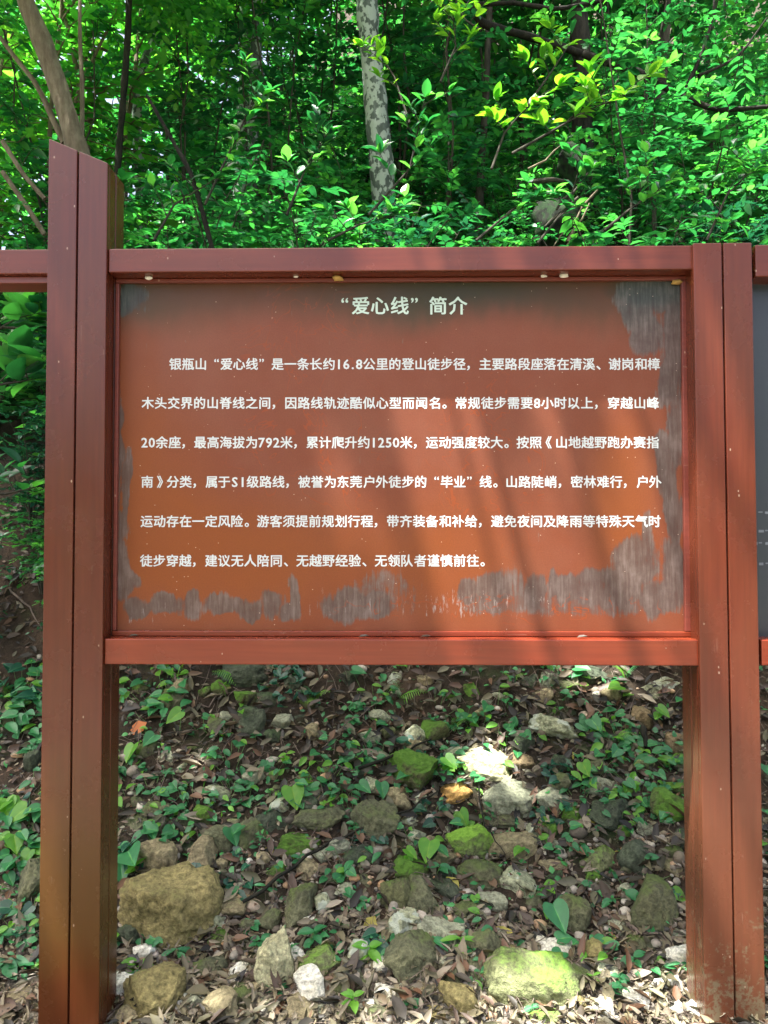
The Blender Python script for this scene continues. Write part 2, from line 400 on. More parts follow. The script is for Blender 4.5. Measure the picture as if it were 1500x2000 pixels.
ROCKS = {
    'ochre': rock_mat('stone_ochre', (0.134, 0.116, 0.046), (0.303, 0.251, 0.104), .22, (0.112, 0.136, 0.032)),
    'olive': rock_mat('stone_olive', (0.060, 0.066, 0.039), (0.162, 0.162, 0.086), .42, (0.073, 0.116, 0.021)),
    'tan': rock_mat('stone_tan', (0.138, 0.116, 0.066), (0.296, 0.254, 0.142), .12),
    'dark': rock_mat('stone_dark', (0.029, 0.038, 0.025), (0.086, 0.102, 0.063), .35, (0.033, 0.068, 0.017)),
    'moss': rock_mat('stone_mossy', (0.066, 0.068, 0.034), (0.132, 0.136, 0.057), .80, (0.066, 0.163, 0.014)),
    'bright': rock_mat('stone_bright_moss', (0.122, 0.133, 0.064), (0.209, 0.228, 0.104), .62, (0.145, 0.313, 0.023)),
    'pale': rock_mat('stone_pale', (0.285, 0.272, 0.153), (0.437, 0.423, 0.255), .02),
    'grey': rock_mat('stone_grey', (0.158, 0.170, 0.115), (0.330, 0.340, 0.230), .20, (0.092, 0.122, 0.046)),
    'lichen': rock_mat('stone_lichen', (0.185, 0.204, 0.127), (0.343, 0.354, 0.218), .18, (0.079, 0.122, 0.034), .8),
    'orange': rock_mat('stone_orange', (0.330, 0.177, 0.046), (0.554, 0.340, 0.115), .0),
    'white': rock_mat('stone_white', (0.502, 0.476, 0.345), (0.620, 0.620, 0.552), .0),
    'brown': rock_mat('stone_brown', (0.106, 0.075, 0.040), (0.224, 0.170, 0.092), .12),
}
def soil_mat():
    m, n, l, b = new_mat('forest_soil')
    geo = n.new('ShaderNodeNewGeometry'); P = geo.outputs['Position']
    n1 = noise(n, l, P, 2.2, 5, .6); n2 = noise(n, l, P, 26, 6, .7); n3 = noise(n, l, P, 110, 3, .6)
    r = ramp(n, [(.3, (.014, .012, .009)), (.5, (.034, .026, .018)), (.72, (.085, .056, .035))]); l.new(mth(n, l, 'ADD', mth(n, l, 'MULTIPLY', n1, .55), mth(n, l, 'MULTIPLY', n2, .45)), r.inputs[0])
    gr = ramp(n, [(.55, (0, 0, 0)), (.7, (1, 1, 1))]); l.new(noise(n, l, P, 5, 5, .6), gr.inputs[0])
    c = mixc(n, l, mth(n, l, 'MULTIPLY', gr.outputs[0], .5), r.outputs[0], (.02, .05, .012))
    sp = n.new('ShaderNodeSeparateXYZ'); l.new(P, sp.inputs[0])
    ft = mth(n, l, 'SUBTRACT', 1.1, mth(n, l, 'MULTIPLY', mth(n, l, 'ADD', sp.outputs['Y'], mth(n, l, 'MULTIPLY', n1, .5)), 1.6), clamp=True)
    grit = ramp_out(n, l, n3, [(.35, (.13, .115, .09)), (.55, (.27, .25, .20)), (.7, (.42, .39, .33))])
    c = mixc(n, l, mth(n, l, 'MULTIPLY', ft, .8), c, grit)
    l.new(c, b.inputs['Base Color']); b.inputs['Roughness'].default_value = .95; b.inputs['Specular IOR Level'].default_value = .15
    bump(n, l, b, mth(n, l, 'ADD', n2, mth(n, l, 'MULTIPLY', n3, .4)), 1.0, .02); return m
SOIL = soil_mat()

# ------------------------------------------------------------------ ground: one sheet, fine near the sign
def axis(a0, a1, step, far, k=1.35):
    mid = np.arange(a0, a1 + 1e-6, step); out = [mid]; s = step; x = a1; hi = []
    while x < far[1]: s *= k; x += s; hi.append(x)
    s = step; x = a0; lo = []
    while x > far[0]: s *= k; x -= s; lo.append(x)
    return np.concatenate([lo[::-1], mid, hi])
gx = axis(-2.4, 2.4, .03, (-150, 150)); gy = axis(-.6, 3.2, .03, (-140, 155))
GX, GY = np.meshgrid(gx, gy)
GZ = height(GX, GY)
nx, ny = len(gx), len(gy)
ii = (np.arange(ny - 1)[:, None] * nx + np.arange(nx - 1)[None]).ravel()
gm = mesh_np('ground', np.stack([GX, GY, GZ], -1).reshape(-1, 3), [np.stack([ii, ii + 1, ii + nx + 1, ii + nx], -1)])
tag(link('ground', gm, SOIL), kind='structure')

# ------------------------------------------------------------------ the sign board
YP = 0.0; YR = 0.012; YB = 0.085
def X_(px, Y, py=900): return at(px, py, Y).x
def Z_(py, Y, px=780): return at(px, py, Y).z
sign = empty('sign_board', (0, 0.07, 0))
tag(sign, 'red-brown wooden information board with white lettering between two posts', 'sign')
def sub(name, me, mat, parent, label=None):
    # mesh data are given in world coordinates; keep them there under the parent
    o = link(name, me, mat, parent)
    o.matrix_parent_inverse = Matrix.Identity(4)
    p = parent; off = Vector((0, 0, 0))
    while p is not None: off += p.location; p = p.parent
    o.location = -off
    if label: o['label'] = label
    return o
def make_post(x0, x1, ztop, zbot, slant, mat, label, lean=0):
    """a box of two front boards, two boards on each side and two at the back round a core"""
    post = empty('post', (0, 0, 0)); post.parent = sign; post['label'] = label
    post.location = ((x0 + x1) / 2, -0.07, 0)
    g = .0028; xm = (x0 + x1) / 2; d = .148; t = .02
    def B(a, b, c, e, zt, sl): 
        o = sub('board', box_mesh('board', a, b, c, e, zbot, zt, .0028, sl), mat, post)
        return o
    # height of the slanted top at x
    def top(x): return ztop + slant * (x1 - x) / (x1 - x0)
    B(x0, xm - g, YP, YP + t, top(xm - g), top(x0) - top(xm - g))
    B(xm + g, x1, YP, YP + t, top(x1), top(xm + g) - top(x1))
    ym = YP + d / 2
    for a, b in ((x0 + .001, x0 + t), (x1 - t, x1 - .001)):
        B(a, b, YP + t + .001, ym - g, top(b), top(a) - top(b))
        B(a, b, ym + g, YP + d, top(b), top(a) - top(b))
    B(x0 + t + .001, x1 - t - .001, YP + d - t, YP + d - .001, top(x1 - t), top(x0 + t) - top(x1 - t))
    core = sub('core', box_mesh('core', x0 + t * .8, x1 - t * .8, YP + t * .8, YP + d - t * .8, zbot, top(x1 - t) - .006, 0, top(x0 + t) - top(x1 - t)), MOULD, post)
    if lean: post.rotation_euler = (0, lean, 0)
    return post
lx0, lx1 = X_(85, 0, 1100), X_(202, 0, 1100)
zt1 = at(200, 318, 0).z; zt0 = at(90, 270, 0).z
make_post(lx0, lx1, zt1, -.12, zt0 - zt1, POSTL, 'tall left post with slanted top')
rx0, rx1 = X_(1366.5, 0, 1000), X_(1482, 0, 1000)
make_post(rx0, rx1, Z_(474, 0, 1420), -.12, 0, POSTR, 'right post with flat top and flaking foot', R(-0.25))

# rails
ztr0, ztr1 = Z_(529, YR), Z_(482.5, YR)
zbr0, zbr1 = Z_(1299, YR), Z_(1249, YR)
e = .0015
sub('top_rail', box_mesh('top_rail', lx1 + e, rx0 - e, YR, YR + .12, ztr0, ztr1, .003), RAIL, sign)
sub('bottom_rail', box_mesh('bottom_rail', lx1 + e, rx0 - e, YR, YR + .12, zbr0, zbr1, .003), RAILB, sign)
# panel with its stains, and the top rail's painted shade, stored as masks
px0, px1 = lx1 + .002, rx0 - .002
pz0, pz1 = zbr1 + .001, ztr0 - .001
nu, nv = 330, 200
U, Vv = np.meshgrid(np.linspace(0, 1, nu), np.linspace(0, 1, nv))
PX = px0 + (px1 - px0) * U; PZ = pz0 + (pz1 - pz0) * Vv
# picture coordinates of every panel vertex
RMt = np.array(RM.transposed()); cc = np.array(CAM)
q = np.stack([PX, np.full_like(PX, YB), PZ], -1) - cc
q = q @ RMt.T
IX = 750 + F * q[..., 0] / -q[..., 2]; IY = 1000 - F * q[..., 1] / -q[..., 2]
def sm(a, b, x): t = np.clip((x - a) / (b - a), 0, 1); return t * t * (3 - 2 * t)
def blob(cx, cy, rx, ry, soft=.5): 
    d = np.sqrt(((IX - cx) / rx) ** 2 + ((IY - cy) / ry) ** 2); return 1 - sm(1 - soft, 1 + soft, d)
WX = np.array([[mnoise.fractal(Vector((a * .022, b * .012, 1.0)), .9, 2.0, 5) for a, b in zip(ra, rb)] for ra, rb in zip(IX, IY)])
WY = np.array([[mnoise.fractal(Vector((a * .030, b * .012, 9.0)), .9, 2.0, 5) for a, b in zip(ra, rb)] for ra, rb in zip(IX, IY)])
IX0, IY0 = IX, IY; IX = IX + 12 * WX; IY = IY + 12 * WY
grey = np.zeros_like(IX)
for a in ((1325, 640, 34, 140), (1290, 575, 75, 40), (1240, 590, 45, 50), (1262, 655, 32, 42), (1306, 745, 20, 50), (1322, 850, 16, 90), (1296, 905, 16, 60), (1310, 960, 12, 60),
          (1325, 1020, 16, 50), (1318, 1110, 30, 60), (1290, 1170, 55, 36), (1190, 1150, 70, 42), (1240, 1095, 45, 60), (1262, 1060, 14, 60), (1145, 1150, 34, 38),
          (1110, 1150, 28, 34), (960, 1150, 42, 34), (915, 1152, 18, 28), (1045, 1155, 20, 36), (1080, 1140, 12, 30),
          (680, 1182, 52, 36), (740, 1180, 34, 26), (575, 1165, 14, 48), (560, 1200, 14, 20), (530, 1182, 20, 34), (480, 1188, 32, 22), (430, 1180, 30, 20), (375, 1178, 18, 26), (325, 1180, 36, 22), (270, 1185, 30, 20),
          (235, 1110, 20, 70), (246, 1140, 28, 22), (237, 1030, 18, 36), (248, 950, 10, 80), (232, 870, 8, 120), (245, 590, 34, 28), (262, 575, 20, 24)):
    grey = np.maximum(grey, blob(*a, .38))
IX, IY = IX0 + 10 * WX, IY0 + 12 * WY
olive = (1 - sm(580, 665, IY + 14 * np.sin(IX / 70.0))) * (.75 + .25 * np.sin(IX / 130 + 1))  # olive tint along the top, with shade under the rail painted in
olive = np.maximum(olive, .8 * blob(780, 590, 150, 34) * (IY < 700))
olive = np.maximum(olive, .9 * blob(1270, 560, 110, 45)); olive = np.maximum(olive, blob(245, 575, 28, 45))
band = np.maximum(sm(860, 930, IX0) * (1 - sm(1325, 1345, IX0)), .8 * sm(600, 640, IX0) * (1 - sm(800, 860, IX0))) * sm(1105, 1160, IY0 + 22 * np.sin(IX0 / 37.0) - 20 * sm(1100, 1250, IX0)) * (1 - sm(1190, 1212, IY0 + 10 * WX))
grey = np.maximum(grey, .66 * band)
orange = np.clip(.95 * blob(420, 1090, 330, 110, .7) + .6 * blob(300, 940, 110, 140, .7) + .5 * blob(890, 1100, 120, 130, .7) + .7 * blob(1215, 980, 60, 150, .7) + .35 * blob(260, 820, 60, 180), 0, 1)
scuff = .40 * sm(1130, 1160, IY) * (1 - sm(1200, 1228, IY)) + .18 * sm(1180, 1230, IY)
scuff = np.maximum(scuff, .62 * blob(290, 1195, 60, 34)) + .22 * blob(960, 1170, 150, 40) + .18 * blob(700, 1180, 200, 34)
ghost = np.clip(.8 * blob(590, 800, 140, 230, .4) + .9 * blob(960, 900, 110, 170, .4) + .9 * blob(1000, 1190, 330, 26, .4) + .5 * blob(700, 920, 60, 120), 0, 1)
pv = np.stack([PX, np.full_like(PX, YB), PZ], -1).reshape(-1, 3)
ii = (np.arange(nv - 1)[:, None] * nu + np.arange(nu - 1)[None]).ravel()
pf = np.stack([ii, ii + 1, ii + nu + 1, ii + nu], -1)
# closed back, 8 mm thick
k = len(pv); back = np.array([(px0, YB + .008, pz0), (px1, YB + .008, pz0), (px1, YB + .008, pz1), (px0, YB + .008, pz1)])
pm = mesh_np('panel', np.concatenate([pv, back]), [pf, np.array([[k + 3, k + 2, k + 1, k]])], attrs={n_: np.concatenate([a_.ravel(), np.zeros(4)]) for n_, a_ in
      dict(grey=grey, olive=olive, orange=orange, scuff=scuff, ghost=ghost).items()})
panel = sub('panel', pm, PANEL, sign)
# mouldings round the panel
def mould(a, b, c, d, z0, z1): sub('moulding', box_mesh('moulding', a, b, c, d, z0, z1, .002), MOULD if z0 > zbr1 + .1 or z1 > zbr1 + .2 else RAILB, sign)
mw = .012
mould(px0 + .001, px1 - .001, YB - .016, YB - .001, pz1 - mw, pz1 - .0005)
mould(px0 + .001, px1 - .001, YB - .016, YB - .001, pz0 + .0005, pz0 + mw + .004)
mould(px0 + .001, px0 + mw, YB - .016, YB - .001, pz0 + mw + .005, pz1 - mw - .001)
mould(px1 - mw - .006, px1 - .001, YB - .016, YB - .001, pz0 + mw + .005, pz1 - mw - .001)

# lettering -------------------------------------------------------
TXT = [
    ("“爱心线”简介", 597, 667, 912, 37.5, 'title'),
    ("银瓶山“爱心线”是一条长约16.8公里的登山徒步径，主要路段座落在清溪、谢岗和樟", 711, 330, 1288, 25.2, ''),
    ("木头交界的山脊线之间，因路线轨迹酷似心型而闻名。常规徒步需要8小时以上，穿越山峰", 787, 276, 1287, 25.2, ''),
    ("20余座，最高海拔为792米，累计爬升约1250米，运动强度较大。按照《山地越野跑办赛指", 864, 275, 1286, 25.2, ''),
    ("南》分类，属于S1级路线，被誉为东莞户外徒步的“毕业”线。山路陡峭，密林难行，户外", 941, 275, 1291, 25.2, ''),
    ("运动存在一定风险。游客须提前规划行程，带齐装备和补给，避免夜间及降雨等特殊天气时", 1018, 274, 1290, 25.2, ''),
    ("徒步穿越，建议无人陪同、无越野经验、无领队者谨慎前往。", 1095, 273, 948, 25.2, ''),
]
chars = sorted(set(''.join(t[0] for t in TXT) + '包'))
tmp = {}
for ch in chars:
    cu = bpy.data.curves.new('glyph', 'FONT'); cu.body = ch; cu.size = 1.0; cu.resolution_u = 2; cu.offset = 0
    cu.fill_mode = 'FRONT'
    o = bpy.data.objects.new('glyph', cu); COL.objects.link(o); tmp[ch] = o
bpy.context.view_layer.update()
dg = bpy.context.evaluated_depsgraph_get()
GL = {}
for ch, o in tmp.items():
    me = o.evaluated_get(dg).to_mesh()
    V = np.array([v.co[:] for v in me.vertices]); Fc = [tuple(p.vertices) for p in me.polygons]
    GL[ch] = (V, Fc); o.to_mesh_clear()
for o in tmp.values():
    cu = o.data; bpy.data.objects.remove(o); bpy.data.curves.remove(cu)
# one glyph whose overlapping outlines do not fill: put it together from its two halves
Va, Fa = GL['路']; Vb, Fb = GL['包']
Fa = [f for f in Fa if max(Va[i][0] for i in f) < .455]
Vb = Vb.copy(); xb0, xb1 = Vb[:, 0].min(), Vb[:, 0].max(); Vb[:, 0] = .44 + (Vb[:, 0] - xb0) / (xb1 - xb0) * .52
GL['跑'] = (np.concatenate([Va, Vb]), Fa + [tuple(i + len(Va) for i in f) for f in Fb])
def cellw(ch):
    if ch in '0123456789': return .575
    if ch == '.': return .42
    if ch == 'S': return .64
    return 1.0
for text, cy, xa, xb, size, kind in TXT:
    n_cells = sum(cellw(c) for c in text)
    zc = at((xa + xb) / 2, cy, YB).z; A = at(xa, cy, YB); Bp = at(xb, cy, YB)
    zA = at(xa, cy, YB).z; zB = at(xb, cy, YB).z
    mpx = dist_at(YB) / F
    gh = size * mpx                                     # em size in metres
    ref = GL['山' if kind != 'title' else '爱'][0]
    if kind == 'title':
        pos = {0: 667, 1: 688, 2: 725, 3: 764, 4: 803, 5: 839, 6: 877}
    # solve pitch so that the line spans xa..xb
    inset = .5 * (gh * .06)
    span = Bp.x - A.x
    pitch = (span + .06 * gh) / (n_cells) if text[-1] not in '。，' else (span + .55 * gh) / n_cells
    x = A.x
    for i_, ch in enumerate(text):
        V, Fc = GL[ch]
        if len(V) == 0: continue
        adv = cellw(ch) * pitch
        w_ = V[:, 0].max() - V[:, 0].min(); 
        latin = ord(ch) < 128
        s_ = gh * (.99 if not latin else 1.06)
        if latin: ox = x + (adv - w_ * s_) / 2 - V[:, 0].min() * s_
        elif ch == '“': ox = x + adv - w_ * s_ - V[:, 0].min() * s_ - .10 * gh
        elif ch == '”': ox = x - V[:, 0].min() * s_ + .08 * gh
        elif ch in '，。、': ox = x - V[:, 0].min() * s_ + .1 * gh
        else: ox = x + (adv - w_ * s_) / 2 - V[:, 0].min() * s_
        if kind == 'title': ox = at(pos[i_], cy, YB).x - V[:, 0].min() * s_
        f_ = (ox - A.x) / span; zb = zA + (zB - zA) * f_
        if latin: oz = zb - .365 * s_
        elif ch in '“”': oz = zb + .40 * gh - V[:, 1].max() * s_
        else: oz = zb - .38 * s_
        P3 = []; F3 = []
        bw = .020 * s_ if ord(ch) > 0x2e00 or latin else .012 * s_
        for q_, (dx, dz) in enumerate(((0, 0), (-1, 0), (1, 0), (0, .8), (0, -.8), (-.7, .6), (.7, .6), (.7, -.6), (-.7, -.6))):
            P3.append(np.stack([V[:, 0] * s_ + ox + dx * bw, np.full(len(V), YB - .00016 - .00002 * q_), V[:, 1] * s_ + oz + dz * bw], -1))
            F3 += [tuple(a + q_ * len(V) for a in f) for f in Fc]
        me = bpy.data.meshes.new('character'); me.from_pydata(np.concatenate(P3).tolist(), [], F3); me.update()
        sub('character', me, TITLE if kind == 'title' else WHITE, panel); x += adv

# small real things on the sign
def ico(name, r, sub_=2, seed=0, amp=.2, sq=(1, 1, 1)):
    bm = bmesh.new(); bmesh.ops.create_icosphere(bm, subdivisions=sub_, radius=r)
    for v in bm.verts:
        v.co *= 1 + amp * mnoise.noise(v.co / r * 1.3 + Vector((seed, 0, 0)))
        v.co = Vector((v.co.x * sq[0], v.co.y * sq[1], v.co.z * sq[2]))
    me = bpy.data.meshes.new(name); bm.to_mesh(me); bm.free()
    me.polygons.foreach_set('use_smooth', [True] * len(me.polygons)); return me
for px, py, r, lab, mt in ((291, 540, .009, 'white cocoon under the top rail at its left end', COCOON), (578, 540, .005, 'small white cocoon under the rail left of the mud nest', COCOON),
                       (660, 544, .012, 'yellowish mud nest under the top rail above the title', MUD), (1062, 539, .007, 'white cocoon under the rail, left one of the close pair', COCOON),
                       (1102, 537, .009, 'white cocoon under the rail, right one of the close pair', COCOON), (1322, 551, .011, 'dried mud nest in the top right corner of the panel', MUD)):
    p = at(px, py, YB - .03); p.z = min(p.z, ztr0 - r * .35) if py < 548 else p.z
    if py > 548: p = at(px, py, YB - .012)
    o = link('cocoon' if mt is COCOON else 'mud_nest', ico('cocoon', r, 2, px, .5, (1.5, 1, .7)), mt, loc=p)
    tag(o, lab, 'cocoon' if mt is COCOON else 'insect nest')
# dry debris lying on the ledge
for i, (px, lab) in enumerate(((252, 'curled dead leaf on the ledge at its left end'), (700, 'dead leaf scrap on the ledge under the middle of the panel'), (820, 'brown leaf scrap on the ledge right of centre'), (1125, 'dead leaf scrap on the ledge near the right post'))):
    mb = MB(); scatter_leaves(mb, DRY, np.zeros((1, 3)), np.array([[1., .2 * math.sin(i * 3), .05]]), np.array([[0, -.3, 1.]]), np.array([.034]), np.array([.2]))
    p = Vector((X_(px, YR + .03, 1250), YR + .02, zbr1 + .004))
    tag(link('dead_leaf', mb.mesh('dead_leaf'), DRYM, loc=p), lab, 'leaf')

# neighbours of the board: beam to the left, next board to the right
lb = empty('timber_beam', (lx0 - .8, .07, 0)); tag(lb, 'horizontal red-brown beam running left from the tall post', 'beam')
sub('beam', box_mesh('beam', lx0 - 1.75, lx0 - e, YR, YR + .12, Z_(535, YR, 40), Z_(487, YR, 40), .003), RAIL, lb)
sub('beam_lip', box_mesh('beam_lip', lx0 - 1.75, lx0 - e, YR + .02, YR + .11, Z_(535, YR, 40) - .022, Z_(535, YR, 40) - .001, .002), MOULD, lb)
rb = empty('second_board', (rx1 + .9, .07, 0)); tag(rb, 'edge of the next board with dark blue-grey panel, right of the right post', 'sign')
x2 = rx1 + .006
sub('top_rail', box_mesh('top_rail', x2, x2 + 1.7, YR, YR + .12, Z_(540, YR, 1490), Z_(478, YR, 1490), .003), RAIL, rb)
sub('bottom_rail', box_mesh('bottom_rail', x2 + .002, x2 + 1.7, YR, YR + .12, Z_(1300, YR, 1490), Z_(1250, YR, 1490), .003), RAILB, rb)
p2 = sub('panel', box_mesh('panel', x2, x2 + 1.7, YB, YB + .008, Z_(1250, YR, 1490), Z_(540, YR, 1490), 0), DARKPANEL, rb)
for k, py in enumerate((1004, 1040, 1064, 1104)):   # traces of small print at the picture edge
    z = Z_(py, YB, 1490)
    for j in range(5):
        sub('character', box_mesh('character', x2 + .012 + j * .02, x2 + .012 + j * .02 + .010 + .003 * ((j * 7 + k) % 3), YB - .0012, YB - .0006, z + .004 * ((j + k) % 2), z + .008, 0), SMALLP, p2)

# ------------------------------------------------------------------ saying where a thing is
LM = [('tall left post', 150, 1500), ('right post', 1420, 1500), ('big ochre boulder', 331, 1779), ('flat mossy boulder', 1037, 1934),
      ('pale sunlit block', 950, 1507), ('green-mossed boulder', 800, 1521), ('pale wedge stone', 536, 1898), ('tilted oval olive stone', 587, 1784),
      ('upright brown stone', 1254, 1418), ('big heart-shaped leaf', 1073, 1765), ('bright moss-capped stone', 621, 1890), ('largest taro leaf', 565, 1540),
      ('flat grey block', 1002, 1571), ('olive boulder', 733, 1615), ('white-mottled stone', 785, 1835), ('topmost mossy stone', 484, 1323),
      ('tall olive stone', 1277, 1785)]
def rel(px, py, lx, ly):
    dx, dy = px - lx, py - ly; v = 'above' if dy < 0 else 'below'; h = 'left' if dx < 0 else 'right'
    a, b = abs(dx), abs(dy)
    s = ('to the ' + h + ' of') if a > 2.2 * b else (v if b > 2.2 * a else v + ' and ' + h + ' of')
    if math.hypot(dx, dy) < 75: s = 'just ' + s
    return s
USED = set()
def where(desc, px, py, lms=None, skip=None):
    c = sorted((math.hypot(px - x, py - y), n_, x, y) for n_, x, y in (lms or LM) if n_ != skip and math.hypot(px - x, py - y) > 12)
    tries = [f"{desc} {rel(px, py, a[2], a[3])} the {a[1]}" for a in c[:3]]
    tries += [f"{tries[0]}, {rel(px, py, b[2], b[3])} the {b[1]}" for b in c[1:6]]
    tries += [f"{t_}, {rel(px, py, b[2], b[3])} the {b[1]}" for t_ in tries[1:3] for b in c[2:7] if b[1] not in t_]
    tries += [f"{desc} between the {a[1]} and the {b[1]}" for a in c[:3] for b in c[1:4] if a[1] < b[1]]
    for t in tries:
        if len(t.split()) > 16: continue
        if t not in USED: USED.add(t); return t
    return min(tries, key=lambda t: len(t.split()))

# ------------------------------------------------------------------ stones
ROCKLIST = [  # px, py, w, h, kind, words
 (484,1323,92,54,'dark','rounded dark mossy stone',0),(478,1367,42,27,'moss','small green mossy stone',0),(525,1373,50,35,'dark','small dark stone half in the soil',0),
 (486,1418,60,60,'dark','dark earthy stone',0),(680,1338,36,50,'dark','narrow dark green stone',.3),(741,1406,38,34,'grey','bluish grey stone',0),
 (302,1595,62,42,'olive','mossy rounded stone',0),(279,1626,78,56,'olive','dark mossy stone',0),(364,1613,52,38,'olive','small mossy stone',0),
 (637,1572,60,36,'tan','tan stone among leaves',0),(528,1611,56,42,'dark','dark grey stone',0),(621,1611,94,50,'olive','broad mossy tan stone',-.1),
 (496,1644,62,58,'olive','round olive stone',0),(563,1622,44,40,'dark','dark wedge of stone',0),(733,1615,90,75,'olive','olive boulder under the middle of the board',.3),
 (579,1662,80,46,'moss','low dark mossy stone',0),(801,1521,96,82,'moss','dark boulder covered in bright green moss',0),
 (950,1507,112,72,'pale','pale angular block lit by the sun',.35),(1002,1571,100,62,'grey','flat-topped grey block with broken edges',.15),
 (880,1559,80,46,'orange','split orange stone',-.2),(1020,1499,58,46,'brown','round brown stone',0),(1084,1567,60,38,'grey','grey-tan block',0),
 (991,1612,96,50,'olive','olive slab',.1),(917,1655,80,66,'bright','boulder with green moss on its shoulder',0),(1004,1660,86,55,'tan','tan mossy stone',-.3),
 (1086,1430,88,44,'lichen','long grey stone with white lichen',.2),(1254,1418,42,60,'brown','upright brown stone',0),(1295,1447,42,26,'dark','dark flat stone',0),
 (1322,1464,38,52,'brown','reddish brown stone',0),(1033,1338,42,36,'dark','dark stone under the rail',0),(919,1358,34,42,'moss','small greenish stone',0),
 (1149,1321,90,42,'dark','dark stone ledge under the bottom rail',0),(1293,1352,90,44,'lichen','pale lichen-covered stone',0),(1198,1598,78,50,'dark','smooth dark grey-green stone',0),
 (1310,1583,64,56,'moss','dark mossy block',0),(1126,1604,58,46,'moss','green rounded stone',0),(1099,1534,37,33,'olive','small olive stone',0),
 (1256,1505,42,38,'bright','small stone with bright moss',0),(1096,1496,42,34,'dark','small dark stone',0),
 (331,1779,176,124,'ochre','big rough ochre boulder',-.12),(300,1690,84,74,'tan','rough tan stone',.3),(389,1684,50,68,'tan','pointed tan stone lit at its foot',.2),
 (368,1663,38,32,'dark','small dark round stone',0),(587,1784,56,84,'olive','tilted oval olive stone',.35),(633,1771,34,32,'lichen','small white lichened stone',0),
 (608,1808,26,30,'white','small pale stone',0),(428,1842,38,40,'moss','small mossy stone',0),(540,1856,32,48,'lichen','mottled upright stone',0),
 (536,1898,62,106,'pale','pale wedge-shaped stone standing on end',-.25),(621,1886,76,56,'bright','stone capped with bright green moss',0),(602,1940,56,58,'white','bleached grey-white stone',0),
 (679,1935,80,42,'olive','long olive stone',0),(295,1954,92,98,'ochre','pale ochre rounded stone',.5),(476,1962,48,42,'olive','olive stone at the bottom edge',0),
 (749,1852,38,38,'moss','small round mossy stone',0),(699,1871,44,46,'lichen','pale grey pitted stone',0),(697,1684,52,44,'dark','dark brown smooth stone',.2),
 (540,1705,42,22,'moss','flat mossy stone',0),(602,1709,44,36,'tan','small tan stone',.3),(450,1780,50,36,'tan','crumbly tan stone',0),(474,1766,40,34,'brown','small crumbly brown stone',0),
 (797,1707,70,46,'moss','dark green mossy stone',0),(859,1684,62,42,'tan','tan wedge stone',.4),(772,1754,50,60,'moss','rounded moss-green stone',0),
 (818,1762,60,78,'olive','angular olive stone',-.3),(872,1746,84,46,'dark','dark tan slab',.1),(938,1725,90,62,'olive','square olive slab with pale chips',.15),
 (958,1773,48,40,'grey','small grey stone',0),(1091,1696,66,24,'tan','thin tan slab',.05),(1173,1688,60,50,'bright','pale green angular stone',0),
 (1252,1694,68,62,'dark','bluish dark stone',.5),(1165,1721,48,30,'moss','small dark mossy stone',0),(1231,1703,34,28,'olive','small olive cube of stone',0),
 (1120,1804,50,72,'olive','olive stone standing upright',.15),(1177,1767,38,26,'tan','small tan cobble',0),(1277,1785,72,90,'olive','tall olive stone',.1),
 (1306,1703,44,34,'tan','tan block',0),(785,1835,62,74,'lichen','grey stone with white lichen mottling',0),(863,1839,80,52,'grey','flat gray slab',.2),
 (810,1889,84,82,'olive','rounded olive grey stone',-.4),(896,1963,62,54,'ochre','yellow-ochre stone',0),(1037,1934,180,104,'bright','large flat mossy boulder',.15),
 (843,1990,44,24,'ochre','small ochre stone at the very bottom',0),(1066,1994,50,24,'bright','green stone at the bottom edge',0),(1025,1839,28,28,'brown','small round brown cobble',0),
 (1173,1982,46,40,'white','white stone in the sunlight',0),(1305,1934,60,32,'white','white flat stone in the sunlight',0),(1254,1924,24,20,'orange','small orange pebble',0),
 (56,1741,54,76,'olive','triangular olive stone',.3),(17,1745,34,28,'olive','olive stone at the left edge',0),(20,1611,42,22,'tan','flat tan stone at the left edge',0),
 (28,1863,44,24,'tan','tan stone low at the left edge',0),(60,1496,24,46,'dark','narrow dark stone',0),(45,1960,60,34,'tan','tan cobble',0),(655,1765,30,20,'tan','little tan cobble',0),
 (755,1745,26,22,'brown','little brown cobble',0),(1060,1850,30,24,'white','small white cobble',0),(1108,1345,44,30,'olive','small olive stone under the rail',0),
 (1340,1650,30,40,'dark','dark stone by the post',0),(1245,1960,44,30,'white','pale stone in bright gravel',0),(1360,1985,50,30,'white','pale cobble at the foot of the post',0),
]
rq = random.Random(99); kq = list(ROCKS)
EXTRA = 0
while EXTRA < 210:
    px = rq.uniform(235, 1345); py = rq.choice((rq.uniform(1540, 1860), rq.uniform(1540, 1860), rq.uniform(1860, 1995), rq.uniform(1330, 1540)))
    w_ = rq.uniform(18, 48) if EXTRA > 60 else rq.uniform(34, 66) * (.75 if py < 1540 else 1); h_ = w_ * rq.uniform(.55, 1.05)
    if any(abs(px - q[0]) < (w_ + q[2]) * .36 and abs(py - q[1]) < (h_ + q[3]) * .36 for q in ROCKLIST): continue
    kd, wd = rq.choice((('olive', 'small olive stone'), ('olive', 'little olive-brown stone'), ('grey', 'small grey stone'), ('dark', 'small dark stone'), ('moss', 'small mossy stone'), ('tan', 'small tan stone'), ('lichen', 'small lichen-spotted stone')) if py < 1860 else (('white', 'small whitish stone'), ('ochre', 'small ochre stone'), ('olive', 'small olive stone'), ('tan', 'small tan stone'), ('grey', 'small grey stone')))
    ROCKLIST.append((px, py, w_, h_, kd, wd, rq.uniform(-.4, .4))); EXTRA += 1
